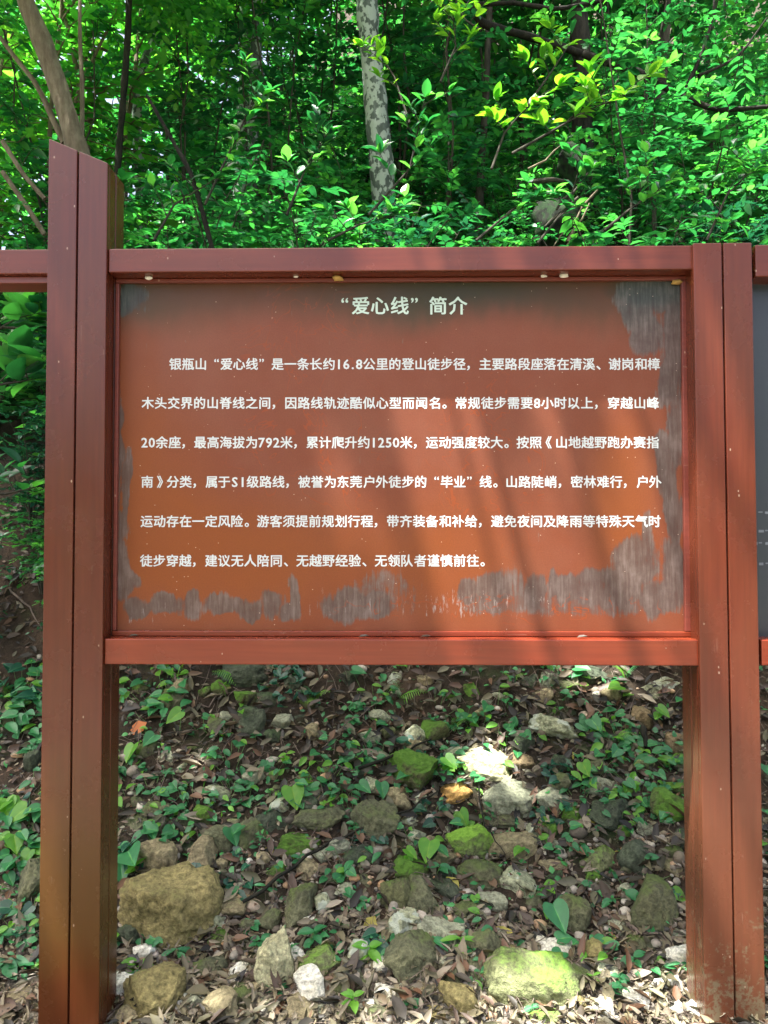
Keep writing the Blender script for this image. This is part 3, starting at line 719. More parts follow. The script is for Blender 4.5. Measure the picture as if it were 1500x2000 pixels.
def rock_mesh(seed, sx, sy, sz, sub_, angular):
    r_ = random.Random(seed); bm = bmesh.new(); bmesh.ops.create_icosphere(bm, subdivisions=sub_, radius=1)
    pl = [(Vector((r_.gauss(0, 1), r_.gauss(0, 1), r_.gauss(0, 1))).normalized(), r_.uniform(.50, .86)) for _ in range(13 if angular else 10)]
    pl.append((Vector((r_.uniform(-.3, .3), r_.uniform(-.4, .1), 1)).normalized(), r_.uniform(.55, .8)))
    off = Vector((seed * 1.7 % 37, seed * .9 % 23, 0)); soft = .98 if angular else .88
    for v in bm.verts:
        p = v.co.copy()
        for n_, d in pl:
            k = p.dot(n_) - d
            if k > 0: p -= n_ * k * soft
        p *= 1.22
        p *= 1 + .10 * mnoise.fractal(p * 1.7 + off, 1.0, 2.0, 3) + .07 * mnoise.fractal(p * 4.5 + off, .7, 2.0, 5)
        v.co = Vector((p.x * sx, p.y * sy, p.z * sz))
    for ax, s_ in ((0, sx), (1, sy), (2, sz)):
        lo = min(v.co[ax] for v in bm.verts); hi = max(v.co[ax] for v in bm.verts); k = 2 * s_ / (hi - lo)
        for v in bm.verts: v.co[ax] = (v.co[ax] - (lo + hi) / 2) * k
    me = bpy.data.meshes.new('stone'); bm.to_mesh(me); bm.free()
    me.polygons.foreach_set('use_smooth', [True] * len(me.polygons)); return me
ROCKPOS = []
for i, (px, py, w_, h_, kd, words, tilt) in enumerate(ROCKLIST):
    g = hit(px, min(py + h_ * .22, 2060)); Y = g.y
    c = at(px, py, Y); s = (c - CAM).length / F
    kf = 1.02 if w_ > 120 else 1.12
    rx, rz = w_ * s / 2 * kf, h_ * s / 2 * kf
    ry = (rx + rz) * .5 * rnd.uniform(.8, 1.05)
    sub_ = 5 if max(w_, h_) > 72 else (4 if max(w_, h_) > 36 else 3)
    me = rock_mesh(i * 13 + (5 if w_ != 176 else 212), rx, ry, rz, sub_, kd in ('pale', 'grey', 'tan', 'orange', 'white', 'lichen'))
    o = link('boulder' if max(w_, h_) > 78 else 'stone', me, ROCKS[kd], loc=c + Vector((0, ry * .35, 0)))
    o.rotation_euler = (rnd.uniform(-.12, .12), tilt, rnd.uniform(-.15, .15))
    tag(o, where(words, px, py, skip=next((n_ for n_, x, y in LM if math.hypot(px - x, py - y) < 15), None)), 'stone', 'stones lying on the slope')
    ROCKPOS.append((c.x, c.y, max(rx, ry)))

exec_stage_two = True

# ------------------------------------------------------------------ ground litter (nobody could count it)
R0 = np.random.RandomState(5)
def slope_frame(x, y):
    e_ = .02; nx_ = -(height(x + e_, y) - height(x - e_, y)) / (2 * e_); ny_ = -(height(x, y + e_) - height(x, y - e_)) / (2 * e_)
    return nrm(np.stack([nx_, ny_, np.ones_like(nx_)], -1))
def litter(name, n, tpl, L0, L1, v0, v1, mat, box, lift=.012, tilt=.5, seed=1, wid=(0.7, 1.2), keep=None):
    r = np.random.RandomState(seed)
    x = r.uniform(box[0], box[1], n); y = box[2] + (box[3] - box[2]) * r.rand(n) ** 1.15
    if keep is not None: m_ = keep(x, y, r); x, y = x[m_], y[m_]; n = len(x)
    Nn = slope_frame(x, y) + r.normal(0, tilt, (n, 3)) * .6
    a = r.uniform(0, 2 * np.pi, n); D = np.stack([np.cos(a), np.sin(a), r.normal(0, .25, n)], -1); Nn = nrm(Nn)
    D = D - Nn * (D * Nn).sum(-1, keepdims=True)
    z = height(x, y) + r.uniform(.002, lift, n)
    mb = MB(); scatter_leaves(mb, tpl, np.stack([x, y, z], -1), D, Nn, r.uniform(L0, L1, n), r.uniform(v0, v1, n) ** 1.0, r.uniform(*wid, n))
    o = link(name, mb.mesh(name), mat); return o
VIS = (-2.3, 2.3, -.5, 3.2)
tag(litter('leaf_litter', 11000, DRY, .020, .088, 0, .8, DRYM, VIS, .03, .55, 1), 'brown and grey dead leaves carpeting the slope', 'leaf litter', kind='stuff')
tag(litter('leaf_litter_fine', 9000, DRY, .015, .035, 0, 1, DRYM, (-1.8, 1.8, -.45, 1.4), .022, .7, 2), 'crumbled leaf scraps between the stones', 'leaf litter', kind='stuff')
tag(litter('bleached_litter', 6500, DRY, .018, .060, .66, 1, DRYM, (-1.7, 1.7, -.45, .42), .03, .8, 44, wid=(.4, 1.1)), 'bleached pale leaf scraps at the foot of the slope', 'leaf litter', kind='stuff')
# needles, stalks and fine twigs
r = np.random.RandomState(9); mb = MB()
for i in range(2600):
    x = r.uniform(-1.9, 1.9); y = -.45 + 2.9 * r.rand() ** 1.5; a = r.uniform(0, 6.28); L = r.uniform(.04, .16)
    p0 = Vector((x, y, 0)); p1 = Vector((x + L * math.cos(a), y + L * math.sin(a), 0)); pm_ = (p0 + p1) / 2 + Vector((r.normal(0, .008), r.normal(0, .008), 0))
    pts = []
    for p, up in ((p0, .008), (pm_, .02), (p1, .008)):
        p.z = hz(p.x, p.y) + up + r.uniform(0, .02); pts.append(p)
    rr = r.uniform(.0008, .002); mb.tube(pts, [rr, rr, rr * .6], 3, vary=r.rand())
tag(link('fine_twigs', mb.mesh('fine_twigs'), TWIG), 'thin dry stalks and twigs strewn over the litter', 'twigs', kind='stuff')
# gravel: dense at the foot, sparse above
bm = bmesh.new(); bmesh.ops.create_icosphere(bm, subdivisions=2, radius=1)
IV = np.array([v.co[:] for v in bm.verts]); IF = np.array([[v.index for v in f.verts] for f in bm.faces]); bm.free()
def gravel(name, n, s0, s1, box, pw, mat, seed, label):
    r = np.random.RandomState(seed); mb = MB()
    x = r.uniform(box[0], box[1], n); y = box[2] + (box[3] - box[2]) * r.rand(n) ** pw
    z = height(x, y)
    s = s0 + (s1 - s0) * r.rand(n) ** 2.5
    sc = s[:, None] * r.uniform(.55, 1.15, (n, 3)); sc[:, 2] *= .75
    V = IV[None] * (1 + .22 * np.sin(IV[None] * 3 + r.uniform(0, 6, (n, 1, 3))))
    V = V * sc[:, None]
    a = r.uniform(0, 6.28, n); c_, s_ = np.cos(a)[:, None], np.sin(a)[:, None]
    V = np.stack([V[..., 0] * c_ - V[..., 1] * s_, V[..., 0] * s_ + V[..., 1] * c_, V[..., 2]], -1)
    V += np.stack([x, y, z + s * .25], -1)[:, None]
    off = (np.arange(n) * len(IV))[:, None, None]
    mb.add(V.reshape(-1, 3), (IF[None] + off).reshape(-1, 3), vary=np.repeat(r.rand(n), len(IV)))
    tag(link(name, mb.mesh(name), mat), label, 'gravel', kind='stuff')
def gravel_mat():
    m, n, l, b = new_mat('mixed_gravel')
    at_ = n.new('ShaderNodeAttribute'); at_.attribute_name = 'vary'
    r_ = ramp(n, [(0, (.07, .06, .045)), (.3, (.15, .12, .08)), (.55, (.22, .20, .16)), (.8, (.36, .33, .27)), (.93, (.32, .19, .09)), (1, (.45, .42, .36))]); l.new(at_.outputs['Fac'], r_.inputs[0])
    geo = n.new('ShaderNodeNewGeometry'); ns = noise(n, l, geo.outputs['Position'], 70, 5, .65)
    c = mixc(n, l, .5, r_.outputs[0], mixc(n, l, 1.0, r_.outputs[0], ramp_out(n, l, ns, [(.3, (.4, .4, .4)), (.7, (1.4, 1.4, 1.4))]), 'MULTIPLY'))
    l.new(c, b.inputs['Base Color']); b.inputs['Roughness'].default_value = .9; bump(n, l, b, ns, .6, .006); return m
GRAV = gravel_mat()
gravel('gravel', 5200, .005, .024, (-1.6, 1.7, -.45, .75), 1.25, GRAV, 21, 'pale gravel and small stones at the foot of the slope')
gravel('rubble', 900, .010, .032, (-1.8, 1.9, .2, 2.4), 1.2, GRAV, 22, 'small broken stones scattered up the slope')

# bigger dead leaves one can pick out
DL = []
for k, (wd, cl) in enumerate(((.8, .16), (1.05, .10), (.65, .22), (.9, .28))):
    mb = MB(); t = leaf_tpl(.21 * wd, cl * .7, -cl, (.3, .66), .8)
    scatter_leaves(mb, t, np.array([[0, -.5, 0.]]), np.array([[0, 1., 0]]), np.array([[0, 0, 1.]]), np.array([1.]), np.array([(.46, .82, .62, .95)[k]])); DL.append(mb.mesh('fallen_leaf')); DL[-1].materials.append(DRYM)
r = random.Random(3)
for i in range(250):
    px = r.uniform(0, 1345); py = 1310 + 690 * r.random() ** 1.1
    if 80 < px < 232: continue
    p = hit(px, py); s = r.uniform(.05, .10); nn = Vector(slope_frame(np.array([p.x]), np.array([p.y]))[0])
    o = bpy.data.objects.new('fallen_leaf', DL[i % 4]); COL.objects.link(o)
    o.location = p + Vector((0, -.01, .022)); o.scale = (s, s, s)
    qn = (nn + Vector((r.gauss(0, .35), r.gauss(0, .35), 0))).to_track_quat('Z', 'Y')
    o.rotation_euler = (qn.to_matrix() @ Matrix.Rotation(r.uniform(0, 6.28), 3, 'Z')).to_euler()
    tag(o, where(('rust-brown dead leaf', 'pale tan dead leaf', 'grey-brown dead leaf', 'bleached dead leaf')[i % 4], px, py), 'leaf', 'large dry leaves on the slope')
def big_leaf(px, py, wpx, mat, lab, rz, up=.02, tpl=LEAFW, facing=.5, name='fallen_leaf'):
    p = hit(px, py); s = wpx * (p - CAM).length / F
    mb = MB(); scatter_leaves(mb, tpl, np.array([[0, -.5, 0.]]) , np.array([[0, 1., 0]]), np.array([[0, 0, 1.]]), np.array([1.]), np.array([.5]))
    o = link(name, mb.mesh(name), mat, loc=p + Vector((0, -.03, up))); o.scale = (s, s, s)
    o.rotation_euler = (R(50), 0, 0); o.rotation_euler = (Matrix.Rotation(R(55), 3, 'X') @ Matrix.Rotation(rz, 3, 'Z')).to_euler()
    tag(o, lab, 'leaf'); return o
big_leaf(272, 1428, 38, ORG, 'orange-red fallen leaf beside the tall left post', 2.2)
big_leaf(560, 1862, 26, REDL, 'red fallen leaf beside the bright moss-capped stone', 1.8)
big_leaf(528, 1676, 44, YEL, 'yellow-green spotted leaf above the tilted oval stone', .7)
big_leaf(722, 1812, 38, YEL, 'yellow fallen leaf left of the white-mottled stone', 2.6)
big_leaf(883, 1727, 30, YEL, 'yellow and green leaf on the dark tan slab', .8)
big_leaf(1203, 1676, 32, YEL, 'yellow-green leaf on the pale green angular stone', 1.3)
big_leaf(1122, 1485, 26, YEL, 'yellow round leaf among herbs near the right post', 0.3)
big_leaf(1045, 1412, 44, YEL, 'large yellow-green leaf above the sunlit block', 1.4)
big_leaf(1200, 1842, 24, YEL, 'yellow leaf below the small tan cobble', .2)
big_leaf(980, 1828, 46, YEL, 'broad withered yellow-green leaf above the flat boulder', 1.0)
big_leaf(252, 1922, 36, YEL, 'yellow leaf at the foot of the tall left post', 1.2)
big_leaf(1145, 1602, 30, YEL, 'narrow yellow leaf leaning on the green rounded stone', .9, tpl=LEAFN)
big_leaf(462, 1880, 40, DRYM, 'big pale dead leaf below the big ochre boulder', 1.1)
big_leaf(312, 1312, 36, DRYM, 'pale curled dead leaf touching the bottom rail', .2)
p = hit(1203, 1751)
mb_ = box_mesh('plastic_scrap', -.014, .014, -.004, .004, -.006, .006, .002)
o = link('plastic_scrap', mb_, BLUEP, loc=p + Vector((0, -.02, .015))); o.rotation_euler = (.4, .4, .3); tag(o, 'tiny bright blue plastic scrap between stones near the right post', 'litter')

# fallen sticks
def stick(pxs, r0, lab, mat=TWIG, lift=.03, side=None):
    pts = []
    for a in pxs:
        p = hit(*a); pts.append(p + Vector((0, -.02, lift)))
    # refine with bends
    out = []
    rr = random.Random(int(pxs[0][0]))
    for a, b in zip(pts[:-1], pts[1:]):
        for k in range(4):
            out.append(a.lerp(b, k / 4) + Vector((rr.gauss(0, .006), rr.gauss(0, .006), rr.gauss(0, .006))))
    out.append(pts[-1]); m_ = len(out); mb = MB(); mb.tube(out, [r0 * (1 - .6 * i / (m_ - 1)) for i in range(m_)], 6)
    tag(link('fallen_stick', mb.mesh('fallen_stick'), mat), lab, 'stick')
stick([(480,1790),(600,1700),(700,1650),(790,1610),(855,1570)], .007, 'long dark fallen branch under the middle of the board', BARKD, .06)
stick([(700,1520),(790,1490),(880,1440)], .008, 'dark stick above the bright-mossed boulder', BARKD, .05)
stick([(1290,1660),(1345,1640)], .004, 'pale forked twig beside the right post', BARKL, .04)
stick([(930,1560),(945,1650),(985,1700)], .004, 'bent thin vine between the olive slab and the sunlit block', BARKD, .07)
stick([(1370,1690),(1300,1640)], .004, 'thin pale twig leaning towards the right post', BARKL, .05)
stick([(346,1335),(350,1400)], .007, 'short upright grey stick below the bottom rail', TWIG, .05)
stick([(1255,1440),(1258,1475)], .016, 'short dark rotten stub beneath the upright brown stone', BARKD, .04)
stick([(395,1400),(440,1372),(480,1365)], .004, 'thin brown twig reaching the small green mossy stone', TWIG, .05)
stick([(630,1480),(690,1430),(740,1390)], .003, 'thin straight twig on the bare soil', TWIG, .05)
stick([(620,1890),(560,1960),(470,2000)], .005, 'grey stick below the bright moss-capped stone', TWIG, .03)
stick([(1180,1800),(1270,1840),(1330,1850)], .008, 'grey stick below the tall olive stone', TWIG, .03)
stick([(20,1170),(60,1210),(85,1250)], .006, 'bare twig on the bank left of the tall post', TWIG, .06)

# ------------------------------------------------------------------ herbs: each plant a thing, each leaf a part
def heart_mesh(name, n=9):
    """heart-shaped blade, unit length, with raised veins"""
    V = []; Fq = []
    prof = [(0, .0, .20), (-.16, .26, .42), (.0, .0, .46), (.15, 0, .47), (.35, 0, .43), (.55, 0, .33), (.75, 0, .19), (.9, 0, .08), (1.0, 0, 0.0)]
    rows = [(-.11, .10, .30), (0, .0, .44), (.17, 0, .50), (.36, 0, .47), (.56, 0, .37), (.76, 0, .22), (.91, 0, .09), (1, 0, .004)]
    for y, inner, w_ in rows:
        for u in (-1, -.55, -.08, 0, .08, .55, 1):
            x = u * w_ if y >= 0 else (math.copysign(inner + (w_ - inner) * abs(u), u) if u else 0)
            yy = y if not (y < 0 and abs(u) < .3) else 0.0
            if y < 0 and abs(u) < .3: x = u * .1
            z = .10 * abs(u) ** 1.5 * w_ * 2 - .16 * yy ** 2 + .012 * math.sin(yy * 28) * abs(u)
            if abs(u) < .1 and u != 0: z += .0
            if u == 0: z -= .014
            V.append((x, yy, z))
    for i in range(len(rows) - 1):
        for j in range(6): a = i * 7 + j; Fq.append((a, a + 1, a + 8, a + 7))
    VA = np.array(V); vv = .35 + .5 * (np.abs(VA[:, 0]) < .02) + .25 * (np.sin(VA[:, 1] * 24 - np.abs(VA[:, 0]) * 20) > .4); VA[:, 0] *= .92
    return mesh_np(name, VA, [np.array(Fq)], vv)
def blade_mesh(name, tpl, vary=.5):
    V, T, Q = tpl; return mesh_np(name, V, [T, Q], np.full(len(V), vary))
def oval_mesh(name, w=.3, n=6, vary=.5, curl=.2):
    V = []; Fq = []
    for i in range(n + 1):
        t = i / n; ww = w * math.sin(math.pi * (t ** .85)) ** .8 if 0 < t < 1 else .004
        for u in (-1, -.5, 0, .5, 1):
            V.append((u * ww, t, .35 * abs(u) * ww - curl * t * t + .01 * math.sin(t * 30) * abs(u)))
    for i in range(n):
        for j in range(4): a = i * 5 + j; Fq.append((a, a + 1, a + 6, a + 5))
    return mesh_np(name, np.array(V), [np.array(Fq)], np.full(len(V), vary))
HEART = []; OVAL = []; NARR = []
for k, mt in enumerate((G4, G3, G2)):
    m_ = heart_mesh('leaf'); m_.materials.append(mt); HEART.append(m_)
    m_ = oval_mesh('leaf', .27, 6, .3 + .25 * k); m_.materials.append(mt); OVAL.append(m_)
    m_ = oval_mesh('leaf', .13, 6, .4 + .2 * k, .35); m_.materials.append(mt); NARR.append(m_)
def fern_mesh(name, mat):
    mb = MB(); n = 15
    pts = [Vector((0, i / n, .28 * math.sin(i / n * 2.2))) for i in range(n + 1)]
    mb.tube(pts, [.008 * (1 - .7 * i / n) for i in range(n + 1)], 4)
    P = []; D = []; L = []
    for i in range(2, n + 1):
        t = i / n; l_ = .33 * (1 - t) ** .75 * min(1, .45 + t * 2.2) + .02
        for s_ in (-1, 1):
            P.append(np.array(pts[i]) + np.array([0, (0 if s_ > 0 else .02), 0])); D.append((s_, .30 + .5 * t, -.10 - .12 * (i % 2))); L.append(l_ * (.88 + .12 * (i % 3)))
    P = np.array(P); scatter_leaves(mb, leaf_tpl(.062, .02, .15, (.2, .6), .8), P, np.array(D, dtype=float), np.tile([0, 0, 1.], (len(P), 1)), np.array(L), np.full(len(P), .6))
    me = mb.mesh(name); me.materials.append(mat); return me
FERN = [fern_mesh('frond', G3), fern_mesh('frond', G4)]
def rot_to(d, n_, roll=0):
    d = d.normalized(); x = d.cross(n_).normalized(); z = x.cross(d)
    return Matrix((x, d, z)).transposed()
def herb(px, py, kind, size_px, seed, nleaf=None, lab=None):
    """size_px = blade length in the picture"""
    r = random.Random(seed); base = hit(px, min(py + (size_px * .8 if kind in ('taro', 'tarolow') else 6), 2040))
    m_ = (base - CAM).length / F; L = size_px * m_ * (.78 if kind.startswith('taro') else 1)
    root = empty('taro_plant' if kind.startswith('taro') else ('fern' if kind == 'fern' else 'seedling'), base)
    st = MB(); leaves = []
    if kind.startswith('taro'):
        n_ = nleaf or r.choice((1, 1, 2, 2, 3)); H = L * r.uniform(.8, 1.3)
        for k in range(n_):
            a = r.uniform(-1.2, 1.2) + (math.pi if k % 2 else 0) * .4; hh = H * r.uniform(.6, 1.1) if k else H
            tip = Vector((math.sin(a) * L * .5 * (1 if k else .3), -abs(math.cos(a)) * L * .25, hh))
            st.tube([Vector((0, 0, -.01)), tip * .5 + Vector((0, .01, hh * .12)), tip], [L * .028, L * .022, L * .016], 5)
            sc = L * (1 if k == 0 else r.uniform(.55, .9))
            d = Vector((r.uniform(-1, 1), -.6, r.uniform(-.65, .05))); nn = Vector((r.uniform(-.5, .5), r.uniform(-.7, -.2), .8))
            if kind == 'tarolow' and k == 0: d = Vector((.25, -.6, -.45)); nn = Vector((.1, -.6, .7))
            leaves.append((r.choice(HEART[:2]), tip, rot_to(d, nn), sc))
        desc = ('heart-leaved taro plant with a single leaf', 'taro plant with two heart-shaped leaves', 'taro plant with three heart-shaped leaves', 'taro plant with several heart-shaped leaves')[min(n_, 4) - 1]; cat = 'plant'
    elif kind == 'fern':
        n_ = nleaf or 3
        for k in range(n_):
            a = r.uniform(-1.3, 1.3) if n_ > 1 else r.uniform(-.8, .8)
            d = Vector((math.sin(a), -.5, .35 * math.cos(a))); leaves.append((FERN[r.random() < .4], Vector((0, 0, .01)), rot_to(d, Vector((0, -.6, .8))), L * r.uniform(.8, 1.15)))
        desc = 'small bright green fern'; cat = 'fern'
    elif kind == 'seed':
        n_ = nleaf or r.choice((4, 5, 6)); H = L * r.uniform(.4, 1.3)
        st.tube([Vector((0, 0, -.01)), Vector((r.gauss(0, .01), -.005, H * .5)), Vector((r.gauss(0, .01), -.01, H))], [.0022, .0018, .0012], 4)
        for k in range(n_):
            a = 2.4 * k + r.random(); zz = H * (1 - .45 * (k // 2) / max(1, n_ / 2)); d = Vector((math.cos(a), math.sin(a) * .8 - .25, r.uniform(-.25, .45)))
            leaves.append(((NARR if seed % 3 == 0 else OVAL)[0 if seed % 5 else 1], Vector((0, 0, zz)), rot_to(d, Vector((r.gauss(0, .2), -.5, 1))), L * r.uniform(.6, 1.05)))
        desc = ('narrow-leaved seedling' if seed % 3 == 0 else 'small leafy seedling'); cat = 'plant'
    else:  # creeping herb patch
        n_ = nleaf or r.choice((9, 12, 14)); W = L * 2.2
        for k in range(n_):
            a = r.uniform(0, 6.28); rr_ = W * math.sqrt(r.random()); x = math.cos(a) * rr_; y = math.sin(a) * rr_ * .6
            z = hz(base.x + x, base.y + y) - base.z + r.uniform(.01, .02 + L * .6)
            st.tube([Vector((x * .6, y * .6, hz(base.x + x * .6, base.y + y * .6) - base.z)), Vector((x, y, z))], [.0014, .001], 3)
            d = Vector((r.gauss(0, 1), r.gauss(-.5, .6), r.uniform(-.5, .25)))
            leaves.append((r.choice((OVAL[0], HEART[0], OVAL[0], OVAL[1])) if kind == 'herb' else HEART[2], Vector((x, y, z)), rot_to(d, Vector((r.gauss(0, .3), -.55, .9))), L * r.uniform(.6, 1.1)))
        desc = ('clump of small green leaves' if kind == 'herb' else 'dark green creeping ivy-like vine'); cat = 'plant'
        if kind == 'ivy': root.name = 'creeping_vine'
        else: root.name = 'herb'
    if st.n: link('stem', st.mesh('stem'), STEMG, root)
    for me, p, m3, sc in leaves:
        o = bpy.data.objects.new('leaf' if kind != 'fern' else 'frond', me); COL.objects.link(o); o.parent = root
        o.matrix_local = Matrix.Translation(p) @ (m3.to_4x4() @ Matrix.Scale(sc, 4))
    tag(root, lab or where(desc, px, py), cat, 'ferns on the slope' if kind == 'fern' else 'green plants growing on the slope')
H_ = [
 (565,1530,'tarolow',58,1,2,'taro plant carrying the largest leaf, below the middle of the board'),(350,1400,'taro',42,2,1),(304,1432,'taro',40,3,1),(268,1452,'taro',44,4,1),(405,1475,'taro',34,5,2),(396,1528,'taro',24,6,1),
 (525,1484,'taro',36,7,1),(342,1578,'taro',32,8,1),(805,1508,'taro',46,9,1),(745,1530,'taro',40,10,1),(700,1530,'taro',38,11,1),(895,1585,'taro',40,12,1),(1073,1762,'tarolow',62,13,1,'big heart-shaped leaf standing alone above the flat mossy boulder'),
 (250,1655,'taro',66,14,3),(455,1630,'taro',46,15,2),(840,1640,'taro',54,16,2),(790,1660,'taro',34,17,2),(1065,1735,'taro',26,18,1),(925,1752,'taro',24,19,2),(410,1600,'taro',28,20,2),
 (1150,1400,'taro',40,21,2),(1215,1350,'taro',40,22,2),(1280,1390,'taro',34,23,2),(1330,1370,'taro',30,24,1),(1130,1655,'taro',34,25,2),(1020,1660,'taro',30,26,2),(1310,1745,'taro',32,27,2),(1140,1485,'taro',36,28,2),(870,1480,'taro',40,29,2),(905,1490,'taro',32,30,1),
 (560,1770,'seed',26,31),(520,1745,'seed',34,33),(545,1950,'seed',52,36),(345,1880,'seed',44,39),(700,1790,'seed',30,32),(845,1850,'seed',44,42),(900,1860,'seed',38,45),(930,1870,'seed',34,48),(230,1850,'seed',26,34),(270,1900,'seed',30,35),
 (585,1690,'seed',20,37),(640,1860,'seed',26,38),(720,1880,'seed',34,40),(1000,1860,'seed',24,41),(800,1975,'seed',26,43),(1210,1950,'seed',28,44),(1430,1960,'seed',30,46),(1460,1990,'seed',26,47),(430,1990,'seed',24,49),(690,1980,'seed',28,50),
 (320,1350,'herb',30,51,14),(300,1370,'herb',26,52,12),(335,1300,'herb',18,53,8),(560,1310,'ivy',18,54,10),(575,1375,'ivy',22,55,14),(545,1335,'ivy',20,56,10),(655,1490,'herb',26,57,14),(700,1470,'herb',26,58,14),(740,1500,'herb',24,59,14),
 (590,1560,'herb',22,60,12),(640,1530,'herb',22,61,12),(450,1500,'herb',22,62,12),(460,1550,'herb',18,63,10),(260,1530,'herb',18,64,10),(300,1540,'herb',20,65,12),(240,1490,'herb',18,66,8),(870,1510,'herb',26,67,14),(985,1470,'herb',24,68,14),
 (1155,1520,'herb',26,69,14),(1190,1480,'herb',28,70,14),(1220,1450,'herb',24,71,14),(1180,1430,'herb',26,72,14),(1080,1530,'ivy',22,73,12),(1060,1610,'ivy',20,74,10),(1240,1590,'herb',24,75,14),(1280,1610,'herb',22,76,12),(1210,1620,'herb',22,77,12),
 (1100,1655,'herb',22,78,12),(815,1655,'herb',20,79,10),(690,1590,'herb',20,80,10),(730,1655,'ivy',18,81,8),(430,1690,'ivy',20,82,6),(260,1690,'herb',22,83,10),(1320,1510,'herb',20,84,10),(1290,1560,'herb',20,85,10),(920,1530,'herb',20,86,10),
 (470,1330,'fern',58,91,2),(440,1360,'fern',46,92,2),(612,1360,'fern',46,93,3),(775,1365,'fern',66,94,3),(885,1420,'fern',40,95,4),(1220,1318,'fern',46,96,3),(1000,1325,'fern',34,97,2),(1085,1306,'fern',44,98,3),(930,1430,'herb',20,99,10),(850,1400,'herb',20,100,10),
 (1210,1930,'seed',20,101),(1330,1905,'seed',24,102),(1040,1990,'seed',20,104),(780,1300,'taro',26,105,2),(690,1420,'seed',20,106),(620,1450,'seed',22,107),(500,1440,'seed',18,109),(560,1490,'seed',20,110),
 (25,1400,'herb',30,111,12),(60,1370,'herb',28,112,10),(40,1440,'herb',26,113,12),(20,1560,'taro',44,114,3),(60,1590,'taro',46,115,3),(30,1640,'taro',42,116,3),(65,1660,'taro',34,117,2),(30,1690,'taro',34,118,2),(35,1790,'seed',36,120),(50,1830,'seed',34,121),
 (12,1900,'seed',40,122),(70,1540,'herb',22,123,8),(20,1700,'herb',24,124,8),(60,1780,'herb',22,125,8),(1492,1500,'taro',36,126,2),(1495,1620,'herb',28,127,8),(1490,1900,'seed',30,128),(640,1600,'herb',18,129,9),(380,1570,'herb',18,130,8),(480,1590,'herb',20,131,8),
 (300,1465,'herb',16,132,8),(520,1530,'herb',20,133,10),(660,1570,'herb',20,134,10),(770,1560,'herb',18,135,8),(1250,1540,'herb',24,136,14),(1130,1560,'herb',20,137,10),(1180,1560,'seed',24,138),(1320,1620,'herb',20,139,10),(1100,1380,'herb',20,140,9),(1000,1400,'herb',18,141,8),
]
for h in H_:
    herb(h[0], h[1], h[2], h[3], h[4], h[5] if len(h) > 5 else None, h[6] if len(h) > 6 else None)
rh = random.Random(808)
for k in range(125):
    px = rh.uniform(240, 1335) if k % 6 else rh.uniform(0, 75); py = 1320 + 620 * rh.random() ** 1.3
    if any(math.hypot(px - q_[0], (py - q_[1]) * 1.2) < max(q_[2], q_[3]) * .5 for q_ in ROCKLIST if q_[2] > 40): continue
    kd = rh.choice(('herb', 'herb', 'seed', 'herb', 'herb', 'ivy', 'seed', 'fern' if py < 1500 else 'herb'))
    herb(px, py, kd, rh.uniform(16, 30) if kd != 'fern' else rh.uniform(34, 50), 400 + k, None if kd in ('seed', 'fern') else rh.choice((7, 9, 11)))
# low greenery too fine to count
tag(litter('ground_cover', 5200, LEAFW, .012, .040, .1, .9, G4, (-2.2, 2.2, .25, 3.0), .05, .6, 31, keep=lambda x, y, r: (np.sin(x * 5.1 + 2) * np.sin(y * 6.3 + x) + r.normal(0, .3, len(x))) > .1), 'tiny green leaves scattered over the slope', 'ground cover', kind='stuff')

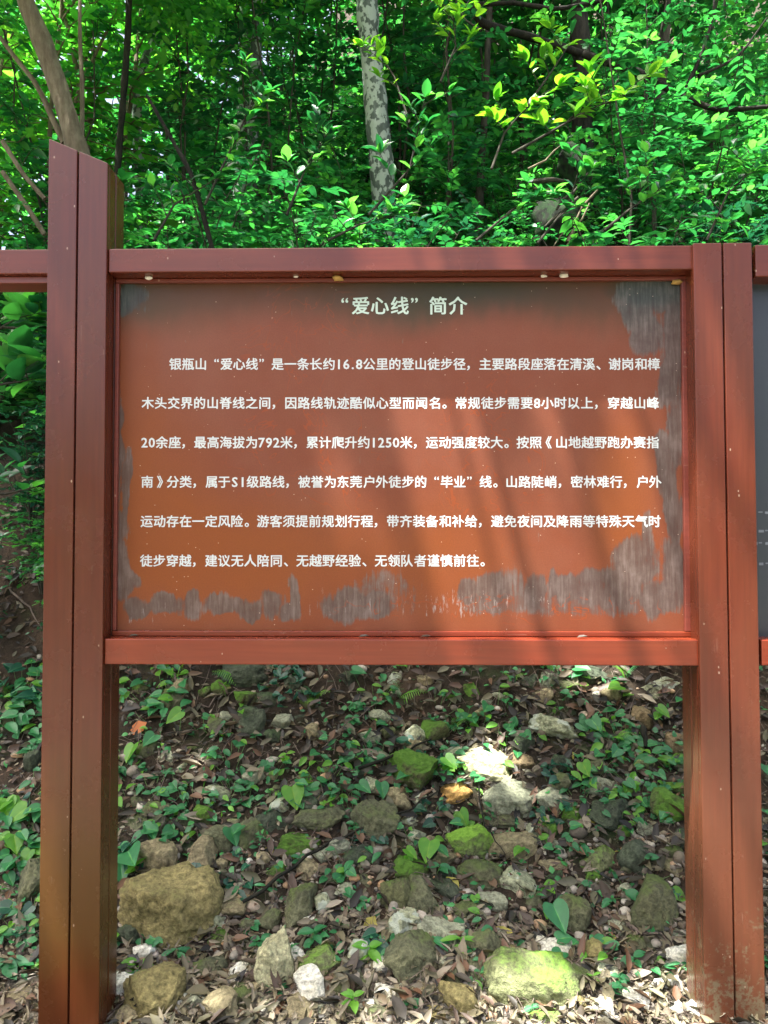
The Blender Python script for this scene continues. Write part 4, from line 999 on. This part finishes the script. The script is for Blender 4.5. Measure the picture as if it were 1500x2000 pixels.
# ------------------------------------------------------------------ shrubs and trees
def grow(seed, height_, spread, nstem, ntwig, nleaf, ll, tpl, upness=.35, lean=(0, 0), stem_r=.012, t0=.15, vary=(0, 1), droop=.35):
    """returns MB stems, MB leaves"""
    r = np.random.RandomState(seed); st = MB(); lv = MB(); Ps = []; Ds = []; Ns = []; Ls = []; Vs = []
    for s in range(nstem):
        a = r.uniform(0, 2 * np.pi); out = np.array([np.cos(a), np.sin(a), 0]) * spread * r.uniform(.25, .9)
        n = 9; t = np.linspace(0, 1, n)[:, None]
        pts = np.array([lean[0], lean[1], 0])[None] * t ** 1.3 + out[None] * t ** 1.4 + np.array([0, 0, height_ * r.uniform(.7, 1.05)])[None] * t + np.cumsum(r.normal(0, height_ * .012, (n, 3)), 0)
        pts[0, 2] = -.15
        st.tube(pts, stem_r * (1 - .75 * t[:, 0]), 5)
        for w_ in range(ntwig):
            tt = t0 + (1 - t0) * (w_ + r.rand()) / ntwig; i = min(n - 2, int(tt * (n - 1))); f = tt * (n - 1) - i
            p = pts[i] * (1 - f) + pts[i + 1] * f
            a2 = r.uniform(0, 2 * np.pi); d = np.array([np.cos(a2), np.sin(a2), r.normal(upness, .3)]); d /= np.linalg.norm(d)
            L = spread * r.uniform(.35, .8) * (1.1 - .5 * tt); m = 6; u = np.linspace(0, 1, m)[:, None]
            tp = p[None] + d[None] * L * u + np.array([0, 0, -droop * L])[None] * u ** 2 + np.cumsum(r.normal(0, L * .03, (m, 3)), 0) * (u > 0)
            st.tube(tp, stem_r * .35 * (1 - .7 * u[:, 0]), 3)
            side = np.cross(d, [0, 0, 1.]); side /= np.linalg.norm(side) + 1e-9
            k = nleaf; uu = np.linspace(.12, 1, k) + r.normal(0, .02, k); uu = np.clip(uu, 0, .999)
            ii_ = np.minimum((uu * (m - 1)).astype(int), m - 2); ff = (uu * (m - 1) - ii_)[:, None]
            P = tp[ii_] * (1 - ff) + tp[ii_ + 1] * ff
            sg = np.where(np.arange(k) % 2, 1, -1)[:, None]; fwd = np.tile(d, (k, 1))
            D = fwd * r.uniform(.4, 1.0, (k, 1)) + sg * side * r.uniform(.5, 1.1, (k, 1)) * (1 - .7 * (uu > .93))[:, None] + np.stack([r.normal(0, .15, k), r.normal(0, .15, k), r.normal(-.2, .22, k)], -1)
            Nn = np.stack([r.normal(0, .33, k), r.normal(-.18, .33, k), np.ones(k)], -1)
            Ps.append(P); Ds.append(D); Ns.append(Nn); Ls.append(ll * r.uniform(.55, 1.15, k))
            base = r.uniform(vary[0], vary[1]); Vs.append(np.clip(base * .6 + (vary[0] + (vary[1] - vary[0]) * r.rand(k)) * .4 + .12 * (uu > .8), 0, 1))
    scatter_leaves(lv, tpl, np.concatenate(Ps), np.concatenate(Ds), np.concatenate(Ns), np.concatenate(Ls), np.concatenate(Vs))
    return st, lv
KINDS = {}
def kind(name, words, mat, barkm, n, **kw):
    out = []
    for i in range(n):
        st, lv = grow(hash_(name) + i * 17, **kw)
        a = st.mesh('stem'); a.materials.append(barkm); b_ = lv.mesh('foliage'); b_.materials.append(mat); out.append((a, b_))
    KINDS[name] = (words, out)
def hash_(s): return sum(ord(c) * (i + 3) for i, c in enumerate(s)) % 9999
kind('glossy', 'bushy shrub with glossy dark leaves', G2, BARK, 3, height_=1.5, spread=.75, nstem=6, ntwig=16, nleaf=11, ll=.11, tpl=LEAF)
kind('green', 'leafy mid-green shrub', G1, BARK, 4, height_=1.7, spread=.85, nstem=6, ntwig=17, nleaf=11, ll=.118, tpl=LEAF)
kind('fine', 'fine-leaved dense shrub', G1, BARKD, 3, height_=1.5, spread=.8, nstem=7, ntwig=20, nleaf=15, ll=.060, tpl=LEAFW)
kind('broad', 'shrub with broad leaves', G1, BARK, 2, height_=1.6, spread=.8, nstem=5, ntwig=13, nleaf=9, ll=.17, tpl=LEAFW)
kind('sapling', 'tall slender sapling', G1, BARK, 3, height_=4.2, spread=1.1, nstem=3, ntwig=34, nleaf=16, ll=.105, tpl=LEAF, t0=.10, stem_r=.013)
kind('bright', 'yellow-green sapling', G5, BARKL, 2, height_=4.0, spread=1.1, nstem=3, ntwig=32, nleaf=14, ll=.11, tpl=LEAFW, t0=.2, stem_r=.03)

kind('crown', 'tree crown', G1, BARK, 3, height_=1.9, spread=1.5, nstem=8, ntwig=30, nleaf=22, ll=.085, tpl=LEAF, t0=.05, vary=(0, .9))
kind('crownb', 'tree crown', G5, BARK, 2, height_=1.9, spread=1.5, nstem=8, ntwig=28, nleaf=20, ll=.095, tpl=LEAF, t0=.05)
ULM = [('pale mottled trunk', 725, 150), ('leaning tan trunk', 110, 150), ('dark rotten stump', 1100, 340), ('tall left post', 150, 370), ('right post', 1420, 470), ('fresh yellow-green sprig', 1180, 210), ('gnarled dark branch', 1300, 170), ('middle of the top rail', 780, 480)]
def plant_kind(kd, i, x, y, s=1.0, rz=0, label=None, dz=0, tilt=(0, 0)):
    words, ms = KINDS[kd]; a, b_ = ms[i % len(ms)]
    z = hz(x, y) + dz
    root = empty('sapling' if kd in ('sapling', 'bright') else 'shrub', (x, y, z)); root.rotation_euler = (tilt[0], tilt[1], rz); root.scale = (s, s, s)
    for nm, me in (('stem', a), ('foliage', b_)):
        o = bpy.data.objects.new(nm, me); COL.objects.link(o); o.parent = root
    h_ = (1.1 if kd not in ('sapling', 'bright') else 2.6) * s; pp = proj((x, y, z + h_))
    if not label:
        label = where(words, min(1480, max(20, pp[0])), min(470, max(20, pp[1])), ULM)
    tag(root, label, 'tree' if kd in ('sapling', 'bright') else 'shrub', 'shrubs and saplings of the thicket behind the board')
    return root
r = random.Random(77); cnt = 0
rows = [  # y, z-lift, step, kinds, scale
    (2.75, .55, ['green', 'glossy', 'broad', 'green', 'broad'], (.62, .85)),
    (3.5, .62, ['green', 'fine', 'glossy', 'green'], (.8, 1.05)),
    (4.4, .72, ['fine', 'green', 'glossy', 'sapling'], (.95, 1.2)),
    (5.5, .85, ['green', 'sapling', 'fine', 'green'], (1.1, 1.4)),
    (6.9, 1.0, ['sapling', 'green', 'fine', 'sapling'], (1.2, 1.6)),
    (8.8, 1.3, ['sapling', 'green', 'sapling', 'fine'], (1.5, 2.0)),
    (11.2, 1.6, ['sapling', 'fine', 'sapling'], (1.9, 2.4)),
    (14.5, 2.2, ['sapling', 'fine'], (2.5, 3.2)),
]
for y, step, kl, (s0, s1) in rows:
    half = (y + 2.3) * .58 + .8; x = -half
    while x < half:
        kd = r.choice(kl); left = x < -(y + 2.3) * .22
        if left and y > 4: kd = r.choice(('bright', 'sapling', 'bright', 'green'))
        if left and y > 5 and r.random() < .36: x += step; continue
        plant_kind(kd, r.randrange(9), x + r.uniform(-.25, .25) * step, y + r.uniform(-.35, .35), r.uniform(s0, s1), r.uniform(0, 6.28))
        cnt += 1; x += step * r.uniform(.8, 1.2)
# low shrubs on the bank, seen left of the tall post
for x, y, s, kd in ((-1.75, 2.3, .62, 'broad'), (-2.05, 2.0, .5, 'glossy'), (-1.62, 2.75, .7, 'glossy'), (2.1, 2.3, .6, 'green'), (-1.45, 1.75, .34, 'glossy'), (-1.85, 1.7, .36, 'green'), (-1.6, 1.45, .26, 'broad'), (-2.15, 1.5, .4, 'glossy'), (-1.5, 2.2, .45, 'fine')):
    plant_kind(kd, 1, x, y, s, r.uniform(0, 6), dz=.12)

r5 = np.random.RandomState(55); n_ = 60000
yy_ = 3.0 + 15 * r5.rand(n_) ** 1.2; xx_ = (r5.rand(n_) * 2 - 1) * ((yy_ + 2.3) * .62 + 1)
a_ = r5.uniform(0, 6.28, n_); mb = MB(); ll_ = (.06 + .010 * yy_) * r5.uniform(.7, 1.3, n_)
scatter_leaves(mb, LEAF, np.stack([xx_, yy_, height(xx_, yy_) + (.05 + .07 * yy_) * r5.rand(n_)], -1), np.stack([np.cos(a_), np.sin(a_), r5.normal(-.1, .3, n_)], -1), np.stack([r5.normal(0, .4, n_), r5.normal(-.4, .4, n_), np.ones(n_)], -1), ll_, r5.rand(n_))
tag(link('undergrowth', mb.mesh('undergrowth'), G1), 'low leafy undergrowth covering the hillside', 'undergrowth', kind='stuff')

# trunks
def trunk(pxs, Y, wpx, mat, lab, name='tree_trunk', down=True, Y2=None, n=10, parent=None, wig=.01, cat='tree'):
    pts = []; rad = []; m = len(pxs); Y2 = Y if Y2 is None else Y2
    for i, a in enumerate(pxs):
        yy = Y + (Y2 - Y) * i / (m - 1); p = at(a[0], a[1], yy); pts.append(p)
        rad.append((a[2] if len(a) > 2 else wpx) * dist_at(yy) / F / 2)
    if down:
        p = pts[-1]; d = (pts[-1] - pts[-2]).normalized(); g = hz(p.x, p.y)
        if p.z > g:
            k = (p.z - g + .2) / max(.3, -d.z); pts.append(p + d * k * .5); rad.append(rad[-1] * 1.1); pts.append(Vector((p.x + d.x * k, p.y + d.y * k * .5, g - .2))); rad.append(rad[-1] * 1.3)
    # resample
    P = np.array([tuple(p) for p in pts]); L = np.concatenate([[0], np.cumsum(np.linalg.norm(np.diff(P, axis=0), axis=1))])
    tt = np.linspace(0, L[-1], max(8, int(L[-1] / .12))); Q = np.stack([np.interp(tt, L, P[:, k]) for k in range(3)], -1); rr = np.interp(tt, L, rad)
    rs = np.random.RandomState(int(abs(pxs[0][0]) + wpx)); w_ = rs.normal(0, 1, Q.shape); 
    for _ in range(3): w_[1:-1] = (w_[:-2] + w_[1:-1] + w_[2:]) / 3
    Q += w_ * wig * (1 + rr[:, None] * 6); rr *= 1 + .08 * rs.normal(0, 1, len(rr))
    mb = MB(); mb.tube(Q, rr, n); o = link(name, mb.mesh(name), mat)
    if parent is not None: o.parent = parent; return o, Q
    tag(o, lab, cat); return o, Q
def tree_of(name, lab, base): 
    t = empty(name, base); tag(t, lab, 'tree'); return t
def sub_keep(o, root): o.parent = root; o.location = -root.location
def tree(pxs, Y, wpx, mat, lab, crowns, leafmat, Y2=None, limbs=(), seedk=0, crown_s=1.0, wig=.01):
    """trunk with limbs and a crown; crowns = list of (x,y,z,scale) of leaf masses reached by limbs"""
    p = at(pxs[-1][0], pxs[-1][1], Y if Y2 is None else Y2)
    root = tree_of('forest_tree', lab, (p.x, p.y, hz(p.x, p.y)))
    o, Q = trunk(pxs, Y, wpx, mat, '', 'trunk', Y2=Y2, parent=root, wig=wig); o.location = -root.location
    for k, lp in enumerate(limbs):
        o, _ = trunk(lp[0], lp[1], lp[2], mat, '', 'limb', down=False, parent=root, n=6, Y2=lp[3] if len(lp) > 3 else None); o.location = -root.location
    for k, (x, y, z, s) in enumerate(crowns):
        # limb from trunk top to the mass
        top = Vector(Q[0]); c = Vector((x, y, z)); mb = MB(); q = [top.lerp(c, t) + Vector((0, 0, .35 * math.sin(t * 3.14))) for t in (0, .25, .5, .75, 1)]
        mb.tube(q, [wpx * .0012 * (1 - .15 * j) * 2 for j in range(5)], 6)
        l_ = link('limb', mb.mesh('limb'), mat, root); l_.location = -root.location
        src = KINDS['crownb' if leafmat == 'b' else 'crown'][1]; me = src[(k + seedk) % len(src)][1]
        f_ = bpy.data.objects.new('crown', me); COL.objects.link(f_); f_.parent = root; f_.location = c - root.location - Vector((0, 0, 1.1 * s)); f_.scale = (s * 1.25, s * 1.25, s * 1.15); f_.rotation_euler = (0, 0, k * 2.1)
    return root
tree([(30, -260, 30), (48, 0, 33), (75, 60, 36), (112, 160, 37), (150, 300, 40)], 3.4, 36, BARKL, 'leaning tan tree trunk at the upper left, rising behind the tall post',
     [(-3.6, 3.2, 6.6, .9), (-2.2, 4.6, 7.2, .9)], 'b', limbs=(([(0, 75, 11), (70, 165, 13), (125, 280, 15)], 3.5, 12), ([(0, 270, 9), (45, 340, 9), (92, 395, 10)], 3.3, 10), ([(0, 330, 9), (50, 400, 10), (92, 465, 11)], 3.2, 10), ([(150, 0, 7), (160, 150, 8), (162, 290, 10)], 3.6, 8)))
tree([(712, -300, 42), (716, 0, 44), (728, 120, 46), (742, 300, 46)], 5.6, 44, BARKM, 'pale mottled straight trunk at the top centre of the thicket', [(-.6, 6.5, 10.6, 1.2), (1.2, 6, 10.2, 1.1), (0.2, 4.4, 10, 1.0)], 's', wig=.006)
tree([(256, -100, 12), (252, 60, 12), (240, 200, 13)], 4.6, 12, BARKD, 'thin dark trunk right of the leaning tan trunk', [(-2.2, 5.2, 8, .8)], 'b')
tree([(478, -80, 24), (480, 90, 24), (476, 220, 26)], 7.5, 24, BARKM, 'pale slim trunk half hidden left of the mottled trunk', [(-1.6, 8, 10.5, 1.3), (-3, 8.5, 10, 1.2)], 's')
tree([(265, 150, 18), (272, 300, 20), (278, 420, 22)], 6.0, 20, BARKM, 'pale slender trunk seen just above the left end of the top rail', [(-2.2, 6.6, 8.2, 1.0)], 'b')
tree([(505, -60, 18), (500, 130, 20), (492, 330, 22)], 6.4, 20, BARKM, 'slim half-hidden trunk left of the mottled trunk', [(-1.2, 5.4, 9, 1.0)], 's')
tree([(1130, -60, 36), (1136, 160, 38), (1140, 330, 42)], 6.2, 38, BARKD, 'dark shaded trunk behind the fresh yellow-green sprig', [(1.8, 7, 9.5, 1.2), (3.4, 7.2, 9.4, 1.1)], 's',
     limbs=(([(890, -10, 16), (945, 45, 16), (1040, 75, 15), (1100, 90, 14), (1140, 110, 16)], 5.2, 14, 6.2), ([(1140, 110, 16), (1210, 125, 17), (1260, 150, 16), (1330, 190, 14), (1400, 215, 11), (1500, 210, 8)], 5.6, 14, 4.6), ([(1330, 190, 10), (1365, 120, 8), (1395, 30, 6), (1400, -30, 5)], 5.0, 8), ([(1365, 150, 7), (1440, 110, 6), (1500, 40, 4)], 4.9, 6), ([(900, 10, 8), (1000, 5, 9), (1090, 20, 8), (1180, 0, 7)], 5.4, 8)))
tree([(1300, 40, 20), (1290, 200, 22), (1275, 400, 24)], 7.0, 22, BARK, 'brown trunk behind the thicket above the right post', [(3.8, 7.8, 9.8, 1.3)], 's')
tree([(960, -60, 12), (950, 150, 13), (940, 330, 14)], 6.5, 12, BARK, 'thin brown trunk right of the mottled trunk', [(1, 7.6, 10.2, 1.2)], 's')
# bare branching stem in front
o, _ = trunk([(290, 190, 5), (340, 280, 8), (370, 330, 10), (400, 430, 11)], 3.0, 9, BARKD, 'dark forked sapling stem between the tall post and the mottled trunk')
# rotten stump with roots
stp = empty('rotten_stump', at(1105, 440, 4.2)); tag(stp, 'dark rotten stump with tangled pale roots above the top rail', 'stump')
def sub_obj(name, me, mat, root): o = link(name, me, mat, root); o.location = -root.location; return o
for k_, (a, b_, sx, sz, t_) in enumerate(((1118, 330, .16, .20, .05), (1082, 440, .22, .30, .25))):
    o = link('stump_chunk', rock_mesh(300 + k_, sx, .13, sz, 4, True), ROTTEN, stp); o.location = at(a, b_, 4.25) - stp.location; o.rotation_euler = (0, t_, .2)
rr = random.Random(4)
for k, (a, b_) in enumerate((((1040, 352), (1110, 354)), ((1035, 360), (1100, 366)), ((1160, 370), (1080, 480)), ((1130, 385), (1060, 440)), ((1150, 400), (1095, 490)), ((1040, 340), (1095, 280)), ((1085, 410), (1150, 340)), ((1120, 450), (1095, 500)))):
    p0, p1 = at(*a, 3.95), at(*b_, 3.95); mb = MB(); q = [p0.lerp(p1, t) + Vector((rr.gauss(0, .015), rr.gauss(0, .02), rr.gauss(0, .015))) for t in (0, .25, .5, .75, 1)]
    w_ = rr.uniform(.008, .022); mb.tube(q, [w_, w_ * 1.1, w_, w_ * .8, w_ * .4], 6); sub_obj('root', mb.mesh('root'), BARKL if k % 3 else BARK, stp)

# front sprigs with fresh leaves: every leaf a part
FR = [oval_mesh('leaf', .22 + .03 * k, 6, .2 + .35 * k, .15) for k in range(3)]
for m_ in FR: m_.materials.append(G3)
DK = [oval_mesh('leaf', .24 + .03 * k, 6, .2 + .35 * k, .15) for k in range(3)]
for m_ in DK: m_.materials.append(G1)
def sprig(pxs, Y, leaf_px, n, lab, meshes, seed):
    r = random.Random(seed); pts = [at(a, b_, Y + .1 * math.sin(i)) for i, (a, b_) in enumerate(pxs)]
    root = empty('leafy_branch', pts[0]); tag(root, lab, 'branch', 'leafy branches standing out in front of the thicket')
    mb = MB(); mb.tube(pts, [.010 - .007 * i / (len(pts) - 1) for i in range(len(pts))], 5)
    # side shoots
    P = [np.array(p) for p in pts]; seg = len(pts) - 1; tips = []
    for k in range(max(3, n // 9)):
        t = .25 + .75 * (k + .5) / max(3, n // 9); i = min(seg - 1, int(t * seg)); p = pts[i].lerp(pts[i + 1], t * seg - i)
        d = (pts[i + 1] - pts[i]).normalized(); s = Vector((r.choice((-1, 1)) * r.uniform(.4, 1), r.uniform(-.6, .3), r.uniform(.1, .9)))
        q = p + (d * .5 + s).normalized() * r.uniform(.12, .26); mb.tube([p, p.lerp(q, .5) + Vector((0, 0, .015)), q], [.004, .003, .002], 4); tips.append((p, q))
    tips.append((pts[-2], pts[-1]))
    o = link('stem', mb.mesh('stem'), BARK, root); o.location = -root.location
    L = leaf_px * dist_at(Y) / F
    for k in range(n):
        a, b_ = tips[k % len(tips)]; t = min(1, .25 + .2 * (k // len(tips)) + r.uniform(0, .1)); p = a.lerp(b_, min(1, t))
        ang = k * 2.4 + r.random(); d = (b_ - a).normalized() * .6 + Vector((math.cos(ang), math.sin(ang) * .6 - .2, r.uniform(-.25, .5)))
        o = bpy.data.objects.new('leaf', r.choice(meshes)); COL.objects.link(o); o.parent = root
        o.matrix_local = Matrix.Translation(p - root.location) @ (rot_to(d, Vector((r.gauss(0, .3), -.35 + r.gauss(0, .2), 1))).to_4x4() @ Matrix.Scale(L * r.uniform(.55, 1.1), 4))
SP = [([(1000, 300), (1080, 255), (1150, 215), (1220, 185)], 2.6, 40, 60, 'fresh yellow-green leafy branch at the upper right, reaching right', FR),
      ([(960, 330), (985, 260), (1010, 230), (1040, 200)], 2.7, 34, 42, 'fresh green shoots left of the yellow-green branch tip', FR),
      ([(1020, 220), (1070, 150), (1110, 90)], 2.9, 32, 42, 'upright fresh sprig near the top right with pale green tips', FR),
      ([(860, 160), (890, 90), (885, 30)], 3.0, 34, 40, 'upright fresh sprig at the top, right of the mottled trunk', FR),
      ([(800, 240), (770, 150), (740, 100)], 3.0, 32, 34, 'fresh shoot crossing the pale mottled trunk', FR),
      ([(940, 60), (910, 40), (880, 0)], 3.1, 30, 22, 'small fresh sprig at the top edge', FR),
      ([(400, 400), (470, 250), (500, 180)], 2.8, 30, 60, 'green leafy branch left of the mottled trunk', DK + FR[:1]),
      ([(560, 420), (600, 320), (640, 260)], 2.6, 34, 60, 'green leafy branch above the left half of the top rail', DK),
      ([(720, 420), (800, 330), (830, 190)], 2.6, 36, 60, 'leafy branch with bluish sheen right of the mottled trunk', DK),
      ([(1050, 475), (1110, 400), (1140, 300)], 2.9, 32, 60, 'dark leafy branch hanging in front of the rotten stump', DK),
      ([(1180, 450), (1240, 400), (1290, 370)], 2.5, 30, 50, 'leafy branch just above the right end of the top rail', DK),
      ([(640, 470), (700, 440), (770, 420)], 2.4, 32, 50, 'low leafy branch just above the middle of the top rail', DK),
      ([(930, 470), (1000, 410), (1060, 390)], 2.5, 30, 50, 'low leafy branch left of the rotten stump', DK),
      ([(1380, 470), (1420, 380), (1470, 330)], 2.6, 28, 50, 'leafy branch above the right post', DK),
      ([(300, 470), (340, 400), (420, 350)], 2.5, 30, 50, 'leafy branch just right of the top of the tall left post', DK),
      ([(-60, 640), (20, 640), (75, 645)], 1.6, 84, 26, 'broad-leaved branch left of the tall post, upper one', DK),
      ([(-60, 760), (10, 750), (70, 740)], 1.5, 84, 28, 'broad-leaved branch left of the tall post, middle one', DK),
      ([(-60, 960), (10, 965), (75, 950)], 1.5, 56, 18, 'small leafy branch low beside the tall post', DK)]
for i, (a, Y, lp, n_, lab, ms) in enumerate(SP): sprig(a, Y, lp, n_, lab, ms, 100 + i)

# ------------------------------------------------------------------ unseen trees over the path: crowns shaped to dapple the board
def q_of(x, y, z): return x - SUN.x / SUN.z * z, y - SUN.y / SUN.z * z      # where a point's shadow falls on z = 0
def holes(qx, qy):
    """True where leaves are left out so sun reaches chosen patches"""
    h = np.zeros_like(qx, dtype=bool)
    for cx, cy, rx, ry in ((.84, .34, .44, .24), (1.10, -.12, .90, .46), (1.42, .30, .22, .30), (.20, .36, .10, .20), (-.20, .0, .34, .17), (-.78, .0, .22, .15), (.50, 1.13, .24, .19),
                           (1.12, 1.65, .28, .24), (-.45, .62, .13, .11), (.62, -.30, .6, .3), (1.6, 3.3, .9, .6), (.5, 3.5, .5, .5), (-.9, 3.7, .3, .4)):
        h |= ((qx - cx) / rx) ** 4 + ((qy - cy) / ry) ** 4 < 1
    return h
def canopy(name, lab, base, top, box, n, ll, seed, mat, open_=True, clump=.22):
    r = np.random.RandomState(seed)
    root = empty(name, base); tag(root, lab, 'tree')
    b = Vector(base); mb = MB(); m = 14
    pts = [b.lerp(Vector(top), t) + Vector((.10 * math.sin(t * 5), .08 * math.cos(t * 4), 0)) for t in np.linspace(0, 1, m)]
    mb.tube(pts, np.linspace(.17, .07, m), 10); o = link('trunk', mb.mesh('trunk'), BARK, root); o.location = -b
    # twigs sprouting from limbs that fan out through the crown
    mbl = MB(); lv = MB(); Ps = []; Ds = []; Ns = []
    x0, x1, y0, y1, z0, z1 = box; nl = 9
    for k in range(nl):
        e_ = Vector((r.uniform(x0, x1), r.uniform(y0, y1), r.uniform(z0, z1))); s_ = pts[-1 - k % 5]
        qx, qy = q_of(e_.x, e_.y, e_.z)
        mid = s_.lerp(e_, .5) + Vector((0, 0, .4)); q = [s_, s_.lerp(mid, .5) + Vector((0, 0, .1)), mid, mid.lerp(e_, .5) + Vector((0, 0, .1)), e_]
        mbl.tube(q, [.05, .04, .03, .02, .008], 5)
    o = link('limbs', mbl.mesh('limbs'), BARK, root); o.location = -b; o.name = 'limb'
    nc = n // 26
    C = np.stack([r.uniform(x0, x1, nc), r.uniform(y0, y1, nc), r.uniform(z0, z1, nc)], -1)
    P = (C[:, None] + r.normal(0, clump, (nc, 26, 3)) * [1, 1, .5]).reshape(-1, 3)
    qx, qy = q_of(P[:, 0], P[:, 1], P[:, 2])
    if open_: P = P[~(holes(qx, qy) & (r.rand(len(P)) < .98))]
    k = len(P); a = r.uniform(0, 6.28, k)
    scatter_leaves(lv, LEAFW, P, np.stack([np.cos(a), np.sin(a), r.normal(-.2, .2, k)], -1), np.stack([r.normal(0, .35, k), r.normal(0, .35, k), np.ones(k)], -1), ll * r.uniform(.7, 1.2, k), r.rand(k))
    o = link('crown', lv.mesh('crown'), mat, root); o.location = -b
    return root
canopy('overhanging_tree', 'tree whose crown hangs over the path and shades the left of the board', (-4.6, -2.6, -.1), (-3.0, -1.6, 7.4), (-4.3, -1.2, -2.8, .3, 7.3, 8.6), 5200, .19, 1, G1, clump=.34)
canopy('overhanging_tree', 'tree behind the viewer whose crown shades the right of the board', (3.0, -3.8, -.2), (.8, -2.0, 7.6), (-1.6, 1.4, -2.8, .3, 7.5, 8.8), 4600, .19, 2, G1, clump=.34)
o_t = [o for o in COL.objects if o.name.startswith('overhanging_tree')][-1]  # extra limbs added so their shadows fall as streaks on the panel
for k, (qa, qb, r0) in enumerate((((.73, -.2), (.70, .55), .030), ((.99, -.3), (.95, .56), .040), ((1.17, .0), (1.21, .6), .022), ((.60, .15), (.62, .5), .016))):
    z_ = 6.0 + .25 * k; a_ = Vector((qa[0] - .25 * z_, qa[1] - .19 * z_, z_)); b_ = Vector((qb[0] - .25 * z_, qb[1] - .19 * z_, z_ + .1)); s_ = Vector((.8, -2.0, 7.3))
    pts_ = [s_, s_.lerp(a_, .5) + Vector((0, 0, .2)), a_, a_.lerp(b_, .5) + Vector((.015, 0, .02)), b_]
    mb = MB(); mb.tube(pts_, [.06, r0 * 1.4, r0, r0 * .85, r0 * .5], 7); l_ = link('limb', mb.mesh('limb'), BARK, o_t); l_.location = -o_t.location
canopy('overhanging_tree', 'tree rooted on the slope whose crown shades the stones behind the board', (3.6, 2.4, 1.2), (1.6, 1.2, 7.6), (-4.2, 1.0, .1, 2.4, 7.6, 9.0), 6500, .19, 3, G1, clump=.36)

rb_ = random.Random(5)
for k in range(32):
    a = -math.pi * (.06 + .88 * (k + rb_.random() * .6) / 32); d_ = rb_.uniform(8.0, 11)
    plant_kind(('sapling', 'green', 'sapling')[k % 3], k, d_ * math.cos(a), -1.5 + d_ * math.sin(a), rb_.uniform(.9, 1.15) if k % 3 != 1 else 1.9, rb_.uniform(0, 6), label='forest sapling on the far side of the path behind the viewer')['group'] = 'forest behind the viewer'
